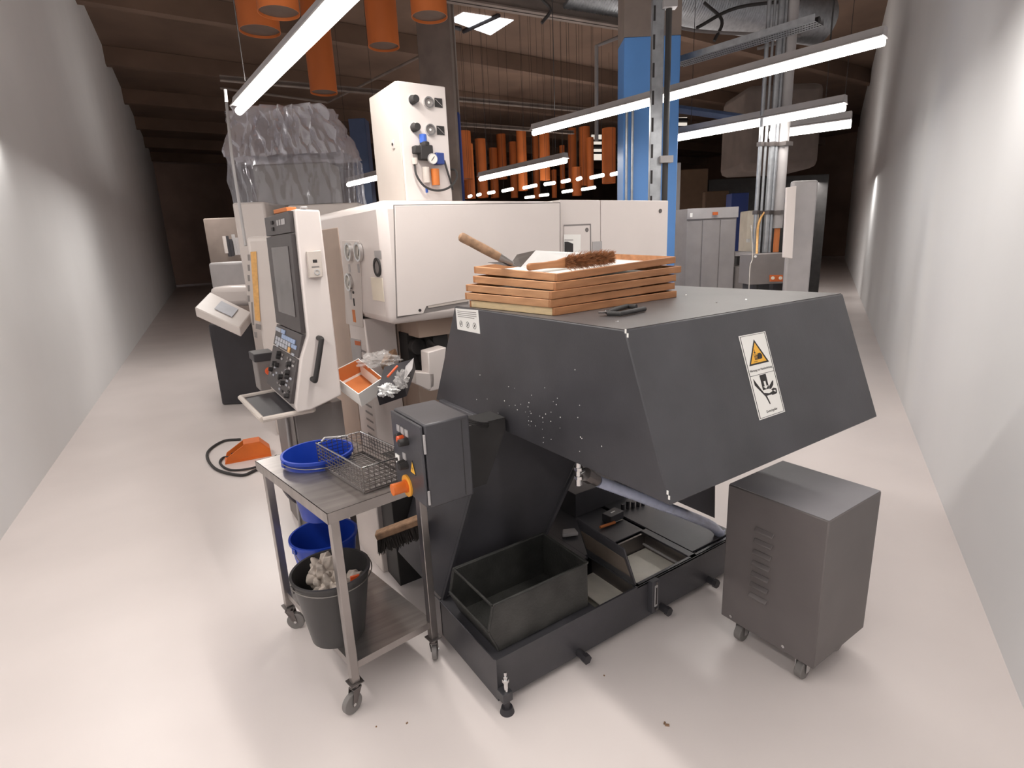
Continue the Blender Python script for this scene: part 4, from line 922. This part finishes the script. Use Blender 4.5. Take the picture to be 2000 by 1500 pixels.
# ================================================================= LOCKERS and right background
lk = thing('locker', PD(1380, 480, 7.0), 'grey metal double-door locker behind the lathe, right of the blue column', 'locker'); lk.location.z = 0
a, c = PD(1342, 408, 7.0), PD(1440, 408, 7.0); a0 = V((a.x, a.y, 0)); c0_ = V((c.x, c.y, 0)); wd2 = (c0_-a0).normalized(); n2 = V((-wd2.y, wd2.x, 0)); LW = (c0_-a0).length; LZ = a.z
aw = a0-wd2*.14+n2*.35
B().prism([a0, c0_, c0_+n2*.5, aw+n2*.2, aw], (0, 0, LZ)).build('locker_body', 'locker', lk, bevel=.006)
B().prism([a0-n2*.02-wd2*.0, c0_-n2*.02, c0_-n2*.001, a0-n2*.001], (0, 0, .0001)) if False else None
B().prism([a0-n2*.025+Z_*(LZ-.13), c0_-n2*.025+wd2*.01+Z_*(LZ-.13), c0_+wd2*.01-n2*.001+Z_*(LZ-.13), a0-n2*.001+Z_*(LZ-.13)], (0, 0, .13)).build('top_fascia', 'lightgrey', lk, bevel=.004)
for k, (s0_, s1_) in enumerate(((.0, .30), (.32, .66), (.68, .98))):
    b = B(); b.prism([a0+wd2*LW*s0_-n2*(.012+.006*(k % 2)), a0+wd2*LW*s1_-n2*(.012+.006*(k % 2)), a0+wd2*LW*s1_-n2*.001, a0+wd2*LW*s0_-n2*.001], (0, 0, LZ-.15)); do = b.build('door', 'locker', lk, bevel=.004)
    if k: B().obox(a0+wd2*LW*(s0_+.04)-n2*.03+Z_*.86, (.05, .02, .02), .4).build('door_handle', 'chrome', do)
p = PD(1350, 420, 6.95); B().obox(p, (.03, .01, .05), math.atan2(wd2.y, wd2.x)).build('white_tag', 'paper', lk)
p = PD(1397, 417, 6.95); B().obox(p, (.06, .03, .035), math.atan2(wd2.y, wd2.x)).build('orange_latch', 'oxide', lk)
jx = thing('junction_cabinet', PD(1505, 530, 5.6), 'grey wall-style electrical cabinet with an orange socket block, below the pipes', 'electrical cabinet'); jx.location.z = 0
a, c = PD(1468, 497, 5.6), PD(1544, 497, 5.6); z_t = a.z; z_b = PD(1505, 556, 5.6).z; a.z = z_b; c.z = z_b; w3 = (c-a).normalized(); w3.z = 0; n3_ = V((-w3.y, w3.x, 0))
B().prism([a, c, c+n3_*.3, a+n3_*.3], (0, 0, z_t-z_b)).build('cabinet_body', 'midgrey', jx, bevel=.006)
b = B()
for s in (.03, .2, .36): q = a+w3*s; b.prism([V((q.x, q.y, 0)), V((q.x, q.y, 0))+w3*.04, V((q.x, q.y, 0))+w3*.04+n3_*.25, V((q.x, q.y, 0))+n3_*.25], (0, 0, z_b))
b.build('stand', 'darkmachine', jx)
ob = B().prism([PD(*p, 5.58) for p in ((1504, 537), (1529, 537), (1529, 550), (1504, 550))], n3_*.015).build('socket_block', 'oxide', jx)
for px in (1509, 1524): p = PD(px, 543, 5.56); B().cyl(p, p-n3_*.01, .016).build('socket', 'cream', ob)
p = PD(1475, 501, 5.58); B().cyl(p, p-n3_*.01, .012).build('lock_button', 'paper', jx)
# shelf between lockers and cabinet
sx = thing('workbench', PD(1452, 520, 7.2), 'low grey workbench between the lockers and the electrical cabinet', 'workbench'); sx.location.z = 0
hullbox(1436, 1475, 492, 7.3, .5, PD(1450, 500, 7.3).z, 'bench_top', 'lightgrey', sx, bevel=.003)
hullbox(1436, 1462, 520, 7.3, .5, .2, 'drawer_block', 'midgrey', sx)
hullbox(1440, 1475, 500, 7.9, .3, 0, 'bench_back', 'blackin', sx)
wb_ = thing('wall_cabinet', PD(1468, 440, 8.2), 'small cream cabinet seen between the dark blue column and the pipes', 'cabinet'); wb_.location.z = 0
hullbox(1461, 1484, 411, 8.2, .3, 0, 'cabinet_body', 'cream', wb_); p = PD(1461, 470, 8.1); B().obox(p, (.05, .03, .05)).build('tag', 'paper', wb_)
# pipes
for k, (pxt, pxb, r, mm_, lb) in enumerate(((1477, 1472, .020, 'galv', 'leftmost thin galvanised pipe in the cluster above the grey electrical cabinet'), (1487, 1482, .013, 'galv', 'thinnest pipe of the cluster, second from the left'), (1501, 1494, .030, 'galv', 'middle galvanised pipe of the cluster with a curved orange cable'), (1508, 1502, .018, 'galv', 'slim pipe close right of the middle pipe of the cluster'), (1523, 1515, .050, 'lightgrey', 'thickest grey pipe at the right of the pipe cluster'))):
    p, q = PD(pxb, 490, 6.0), PD(pxt, 120, 6.0); x_, y_ = PD(pxb, 490, 6.0).x, PD(pxb, 490, 6.0).y
    r_ = thing('vertical_pipe', (x_, y_, z_t), lb, 'pipe', 'cluster of vertical pipes')
    b = B(); b.tube([V((x_, y_, z_t if k != 4 else z_t+.25)), V((x_, y_, 4.1))], r, n=12); b.build('pipe', mm_, r_)
    if k == 4: B().tube([V((x_, y_, z_t)), V((x_, y_, z_t+.25))], .03).build('orange_sleeve', 'orangebox', r_)
    b = B(); b.obox((x_, y_, PD(pxb, 416, 6.0).z), (r*2.6, r*2.6, .04)); b.obox((x_, y_, PD(pxb, 290, 6.0).z), (r*2.6, r*2.6, .04)); b.build('pipe_clip', 'steeldark', r_)
b = B(); b.tube(spline([PD(1500, 412, 5.9), PD(1490, 418, 5.9), PD(1481, 440, 5.9), PD(1479, 470, 5.9), PD(1478, 497, 5.75)], 6), .012); tag(b.build('curved_cable', 'amber'), 'tan cable curving down from the middle pipe to the electrical cabinet', 'cable')
b = B(); b.tube(spline([PD(1467, 440, 5.4), PD(1470, 500, 5.4), PD(1465, 520, 5.4), PD(1463, 560, 5.4), PD(1462, 590, 5.4)], 6), .007); tag(b.build('hanging_wire', 'wire'), 'thin pale wire hanging at the left side of the electrical cabinet', 'wire')
# right edge machine panels
rm = thing('machine_housing', PD(1560, 450, 4.9), 'grey machine housing with a white door cut off by the right edge', 'machine'); rm.location.z = 0
hullbox(1549, 1600, 352, 5.0, .06, 0, 'housing_body', 'lightgrey', rm)
B().prism([PD(*p, 4.93) for p in ((1537, 366), (1556, 363), (1548, 505), (1530, 503))], n3_*.03).build('white_door', 'white', rm, bevel=.004)
# ventilation box and dark racks far right
vx = thing('ventilation_box', PD(1500, 250, 9.5), 'large grey ventilation box hanging under the ceiling at upper right', 'ventilation duct')
zb_ = PD(1480, 332, 9.5).z; a, c = PD(1452, 332, 9.5), PD(1600, 332, 9.5); a.z = c.z = zb_; w4 = (c-a).normalized(); n4_ = V((-w4.y, w4.x, 0))
B().prism([a, c, c+n4_*1.2, a+n4_*1.2], (0, 0, 1.35)).build('duct_box', 'concrete', vx, bevel=.12)
dk = thing('storage_rack', PD(1470, 400, 12.5), 'dark shelving rack in the background above the lockers', 'rack'); dk.location.z = 0
hullbox(1384, 1620, 345, 12.5, .8, 0, 'rack_frame', 'blackin', dk)
for k, (x0_, x1_, yt) in enumerate(((1330, 1384, 330),)): hullbox(x0_, x1_, yt, 12.4, .8, 0, 'rack_side', 'brownpanel', dk)
hullbox(1378, 1424, 373, 11.8, .2, 1.5, 'brown_box', 'brownpanel', dk)
# ================================================================= LIGHT TUBES
def tube_light(a, c, rad, label, m='tube', housing=True, lampE=0, group='fluorescent ceiling tubes'):
    mid = (a+c)/2; r = thing('tube_light', mid, label, 'tube light', group)
    d = (c-a).normalized(); s = V((-d.y, d.x, 0)).normalized()
    B().cyl(a, c, rad, n=14).build('lamp_tube', m, r)
    for t_ in (.1, .9): e_ = lerp(a, c, t_); B().tube([e_+Z_*rad, V((e_.x, e_.y, 7.0))], .003, n=5).build('hanging_wire', 'ink', r)
    if housing:
        b = B(); z1 = rad*1.2
        b.prism([a+s*rad*1.6+Z_*z1, a-s*rad*1.6+Z_*z1, a-s*rad*1.1+Z_*(z1+rad*2), a+s*rad*1.1+Z_*(z1+rad*2)], c-a); b.build('light_housing', 'lightgrey', r)
        b = B(); b.prism([a+s*rad*2.1+Z_*(rad*.9), a+s*rad*1.2+Z_*rad*1.4, a+s*rad*1.2+Z_*rad*1.7, a+s*rad*2.2+Z_*rad*1.1], c-a); b.prism([a-s*rad*2.1+Z_*(rad*.9), a-s*rad*1.2+Z_*rad*1.4, a-s*rad*1.2+Z_*rad*1.7, a-s*rad*2.2+Z_*rad*1.1], c-a); b.build('reflector', 'lightgrey', r)
    return r
def lamp(loc, dirv, L, W, E, col=(1, .95, .9), down=True):
    ld = bpy.data.lights.new('lamp', 'AREA'); ld.shape = 'RECTANGLE'; ld.size = L; ld.size_y = W; ld.energy = E; ld.color = col
    o = bpy.data.objects.new('lamp', ld); COL.objects.link(o); o.location = loc; o.rotation_euler = (0, 0, math.atan2(dirv.y, dirv.x)); return o
a, c = PZ(467, 217, 2.7), PZ(677, 3, 2.7); dbl = (c-a).normalized(); c2 = c+dbl*.9
tube_light(a, c2, .030, 'blazing near tube light running diagonally across the upper left')
a2, c3 = PZ(1042, 260, 2.7), PZ(1562, 124, 2.7); drl = (c3-a2).normalized()
tube_light(a2, c3+drl*.5, .026, 'long tube light crossing in front of the slotted post')
a4, c4_ = PZ(1322, 270, 2.7), PZ(1562, 226, 2.7); tube_light(a4, c4_+(c4_-a4).normalized()*.4, .034, 'tube light starting at the right edge of the blue column')
a5, c5 = PZ(938, 350, 2.7), PZ(1105, 314, 2.7); tube_light(a5, c5, .034, 'mid-distance tube light in front of the orange baffles')
a6, c6 = PZ(680, 361, 2.7), PZ(732, 349, 2.7); tube_light(a6, c6+(c6-a6).normalized()*.3, .034, 'short piece of tube light left of the pneumatic cabinet')
a7, c7 = PZ(1503, 264, 2.7), PZ(1562, 256, 2.7); tube_light(a7, c7+(c7-a7).normalized()*.5, .04, 'short tube light at the right edge behind the pipes')
far = [((954, 377), (965, 375)), ((982, 373), (1001, 369)), ((1023, 367), (1047, 362)), ((1064, 360), (1083, 357)), ((1098, 355), (1112, 352)), ((1128, 350), (1134, 348)), ((1154, 347), (1178, 342)), ((1194, 341), (1216, 336)), ((1099, 375), (1117, 372)), ((1137, 370), (1162, 366)), ((1054, 382), (1071, 380)), ((1026, 386), (1043, 384)), ((933, 381), (938, 379.5)), ((916, 384), (920, 382.5))]
for p, q in far:
    a, c = PZ(*p, 2.7), PZ(*q, 2.7); tube_light(a, c, .032, 'small distant tube light below the orange baffles', 'tubefar', housing=False, group='distant tube lights')
# lamps: rows of tubes of the hall, plus fill lamps added without a tube
lamp((a2+c3)/2-Z_*.06, drl, 3.0, .15, 26)
lamp(V((1.03, 2.35, 2.63)), dbl, 1.6, .12, 24)
lamp(V((1.05, .2, 2.65)), dbl, 2.6, .15, 22); lamp(V((-.7, 1.5, 2.65)), dbl, 2.5, .15, 28); lamp(V((-.62, 5.0, 2.65)), dbl, 2.8, .15, 20); lamp(V((-.5, -1.4, 2.65)), dbl, 3, .15, 22)  # rows out of view; the left rear one is added to brighten machines
lamp(V((3.1, 1.3, 2.65)), dbl, 2.0, .15, 20)
lamp(V((5.3, 7.0, 2.65)), dbl, 3.2, .15, 30); lamp(V((5.6, 3.8, 2.65)), dbl, 1.6, .15, 16); lamp(V((1.0, 8.5, 2.65)), dbl, 3.2, .15, 45)
lamp(V((8, 12, 2.65)), dbl, 4, .3, 110); lamp(V((12, 16, 2.65)), dbl, 6, .3, 180); lamp(V((13, 9, 2.65)), dbl, 6, .3, 140)
for loc, E_ in (((1.02, 4.4, 2.84), 42), ((3.75, 4.0, 2.86), 10), ((5.5, 7.5, 2.86), 16), ((8, 11, 2.86), 26), ((12, 16, 2.86), 45), ((14, 9, 2.86), 34), ((2.5, 13, 2.86), 26)):  # upward fill lamps added to brighten the baffles and the ceiling
    o = lamp(V(loc), dbl, 2.4, .2, E_); o.rotation_euler = (math.pi, 0, math.atan2(dbl.y, dbl.x))
# ================================================================= ORANGE BAFFLES
def baffle(px, pyb, d, w, L, label, group='orange hanging baffles'):
    p = PD(px, pyb, d); R0 = w/2; r = thing('acoustic_baffle', p, label, 'baffle', group)
    B().lathe([(R0, 0), (R0, L), (R0-.006, L), (R0-.006, 0), (R0, 0)], p, 32).build('baffle_shell', 'orange', r)
    B().lathe([(.001, .03), (R0-.007, .03), (R0-.007, .05), (.001, .05)], p, 32).build('hollow_shade', 'baffledark', r)  # dark disc paints the shaded hollow inside the shell
    B().tube([p+Z_*.08, V((p.x, p.y, 7.0))], .004, n=5).build('hanging_cord', 'ceiling', r)
for px, py, wpx, lb in ((750, 92, 60, 'orange cylindrical baffle lit yellow at its lower edge, above the pneumatic cabinet'), (633, 182, 51, 'lowest-hanging near orange baffle, above the plastic cover'), (839, 34, 70, 'orange baffle at the top, right of the others, in front of the grey column'), (545, 26, 78, 'upper orange baffle at top left beside the near tube light'), (508, 62, 76, 'orange baffle at the far upper left corner, below and left of its neighbour')):
    k_ = 1.15 if px == 508 else 1; d = 1080*.42/wpx*k_; baffle(px, py, d, .42*k_, 1.8, lb)
for x0_, x1_, yt, yb in ((896, 924, 264, 350), (908, 929, 289, 388), (933, 954, 280, 386), (959, 975, 296, 386), (973, 991, 269, 350), (998, 1012, 285, 386), (1012, 1031, 259, 372), (1043, 1055, 273, 388), (1055, 1075, 268, 352), (1078, 1088, 335, 386), (1094, 1104, 290, 368), (1110, 1127, 259, 356), (1118, 1136, 330, 382), (1132, 1153, 257, 362), (1146, 1160, 276, 365), (1176, 1202, 259, 358)):
    wpx = x1_-x0_; d = 1080*.42/wpx; d = max(13, min(24, d))*(.86 if x0_ in (908, 1012, 1118, 1055, 1146) else 1); w = wpx*d/1080
    baffle((x0_+x1_)/2, yb, d, w, (yb-yt)*d/1080, 'distant orange baffle hanging above the rear tube lights', 'distant orange baffles')
# ================================================================= CEILING STRUCTURE
def beam(p, q, w, h, name, m, label, cat='beam'):
    d = (q-p).normalized(); s = V((-d.y, d.x, 0)).normalized(); b = B()
    for zz in (0, h-.02): b.prism([p-s*w/2+Z_*zz, p+s*w/2+Z_*zz, p+s*w/2+Z_*(zz+.02), p-s*w/2+Z_*(zz+.02)], q-p)
    b.prism([p-s*.01, p+s*.01, p+s*.01+Z_*h, p-s*.01+Z_*h], q-p)
    return tag(b.build(name, m), label, cat)
beam(PZ(868, 0, 4.6), PZ(1240, 60, 4.6), .16, .2, 'roof_beam', 'concrete', 'pale steel beam crossing above the skylight to the blue column')
beam(PZ(430, 158, 5.0), PZ(1180, 222, 5.0), .1, .1, 'roof_beam', 'concrete', 'long thin beam running behind the orange baffles across the hall')
beam(PZ(880, 245, 5.0), PZ(1120, 262, 5.0), .12, .1, 'roof_beam', 'concrete', 'low thin beam above the distant orange baffles')
b = B(); b.tube([PZ(430, 232-60, 5.6), PZ(640, 200, 5.6), PZ(840, 100, 5.6)], .03); tag(b.build('roof_pipe', 'concrete'), 'thin pipe rising diagonally behind the pneumatic cabinet', 'pipe')
b = B(); p, q = PZ(1100, -45, 5.1), PZ(1600, 40, 5.1)
b.tube([lerp(p, q, k/220) for k in range(221)], .36, n=28, ribs=1); tag(b.build('ventilation_duct', 'galv'), 'large silvery spiral ventilation duct along the top right', 'ventilation duct')
# cable tray
ctr = thing('cable_tray', PZ(1440, 90, 3.4), 'perforated galvanised cable tray sloping in from the upper right corner', 'cable tray')
p, q = PZ(1325, 128, 3.4), PZ(1600, 46, 3.4); d = (q-p).normalized(); s = V((-d.y, d.x, 0))
b = B(); b.prism([p-s*.1, p+s*.1, p+s*.1+Z_*.003, p-s*.1+Z_*.003], q-p); b.prism([p-s*.1, p-s*.103, p-s*.103+Z_*.06, p-s*.1+Z_*.06], q-p); b.prism([p+s*.1, p+s*.103, p+s*.103+Z_*.06, p+s*.1+Z_*.06], q-p); b.build('tray_channel', 'galv', ctr)
b = B(); Ls = (q-p).length
for k in range(60):
    for j in (-.06, 0, .06): o_ = p+d*Ls*(k+.5)/60+s*j-Z_*.001; b.obox(o_, (Ls/110, .014, .002), math.atan2(d.y, d.x))
b.build('perforation', 'ink', ctr)
b = B(); b.tube([p+Z_*.03, q+Z_*.03], .03); b.build('tray_cable', 'rubber', ctr)
# wires near ceiling
for k, (pts_, lb) in enumerate(((((1165, 275), (1165, 90), (1215, 70)), 'thin conduit forming a corner left of the bright blue column'), (((1225, 33), (1300, 48), (1380, 62), (1562, 70)), 'horizontal cable crossing behind the slotted post near the top'), (((1360, 55), (1440, 15), (1562, 0)), 'dark cable rising to the upper right corner'), (((1395, 80), (1410, 40), (1375, 5)), 'looping black cable under the spiral duct'), (((1060, 0), (1075, 20), (1058, 45)), 'short dark cable dangling from the beam near the top'), (((1480, 95), (1522, 85), (1530, 105)), 'bent pipe end under the perforated cable tray'))):
    b = B(); b.tube(spline([PD(x, y, 6.2) for x, y in pts_], 6) if k else [PD(x, y, 6.2) for x, y in pts_], .018 if k else .022); tag(b.build('ceiling_cable', 'midgrey' if k in (0, 1, 5) else 'rubber'), lb, 'cable')
b = B(); b.tube([PD(1320, 212, 7), PD(1460, 232, 7)], .05); tag(b.build('overhead_pipe', 'bluesteel'), 'blue-grey pipe passing right of the blue column between the two long lights', 'pipe')
# far window strips
for k, (x0_, x1_, y0_, y1_) in enumerate(((1155, 1176, 263, 312), (1322, 1342, 210, 262))):
    q = [PD(x, y, 26) for x, y in ((x0_, y0_), (x1_, y0_), (x1_, y1_), (x0_, y1_))]; o = B().prism(q, FWD*.05).build('window_%d' % (k+2), 'windowlight', smooth=False); struct(o)
    b = B()
    for j in range(1, 4): t = j/4; b.tube([lerp(q[0], q[3], t)-FWD*.05, lerp(q[1], q[2], t)-FWD*.05], .1 if j == 2 else .05)
    b.build('window_bar', 'darkmachine', o)
# ================================================================= CAMERA, WORLD
cam = bpy.data.cameras.new('camera'); co = bpy.data.objects.new('camera', cam); COL.objects.link(co)
cam.sensor_width = 36; cam.sensor_fit = 'HORIZONTAL'; cam.lens = F/2000*36; cam.clip_start = .01; cam.clip_end = 200
M = Matrix((RIGHT, -DOWN, -FWD)).transposed().to_4x4(); M.translation = O; co.matrix_world = M
SC.camera = co
w = bpy.data.worlds.new('world'); SC.world = w; w.use_nodes = True
nt = w.node_tree; bgn = nt.nodes['Background']; bgn.inputs['Color'].default_value = (.92, .93, 1, 1); bgn.inputs['Strength'].default_value = .5
SC.view_settings.view_transform = 'Standard'; SC.view_settings.look = 'None'; SC.view_settings.exposure = 0; SC.view_settings.gamma = 1; SC.view_settings.use_curve_mapping = False
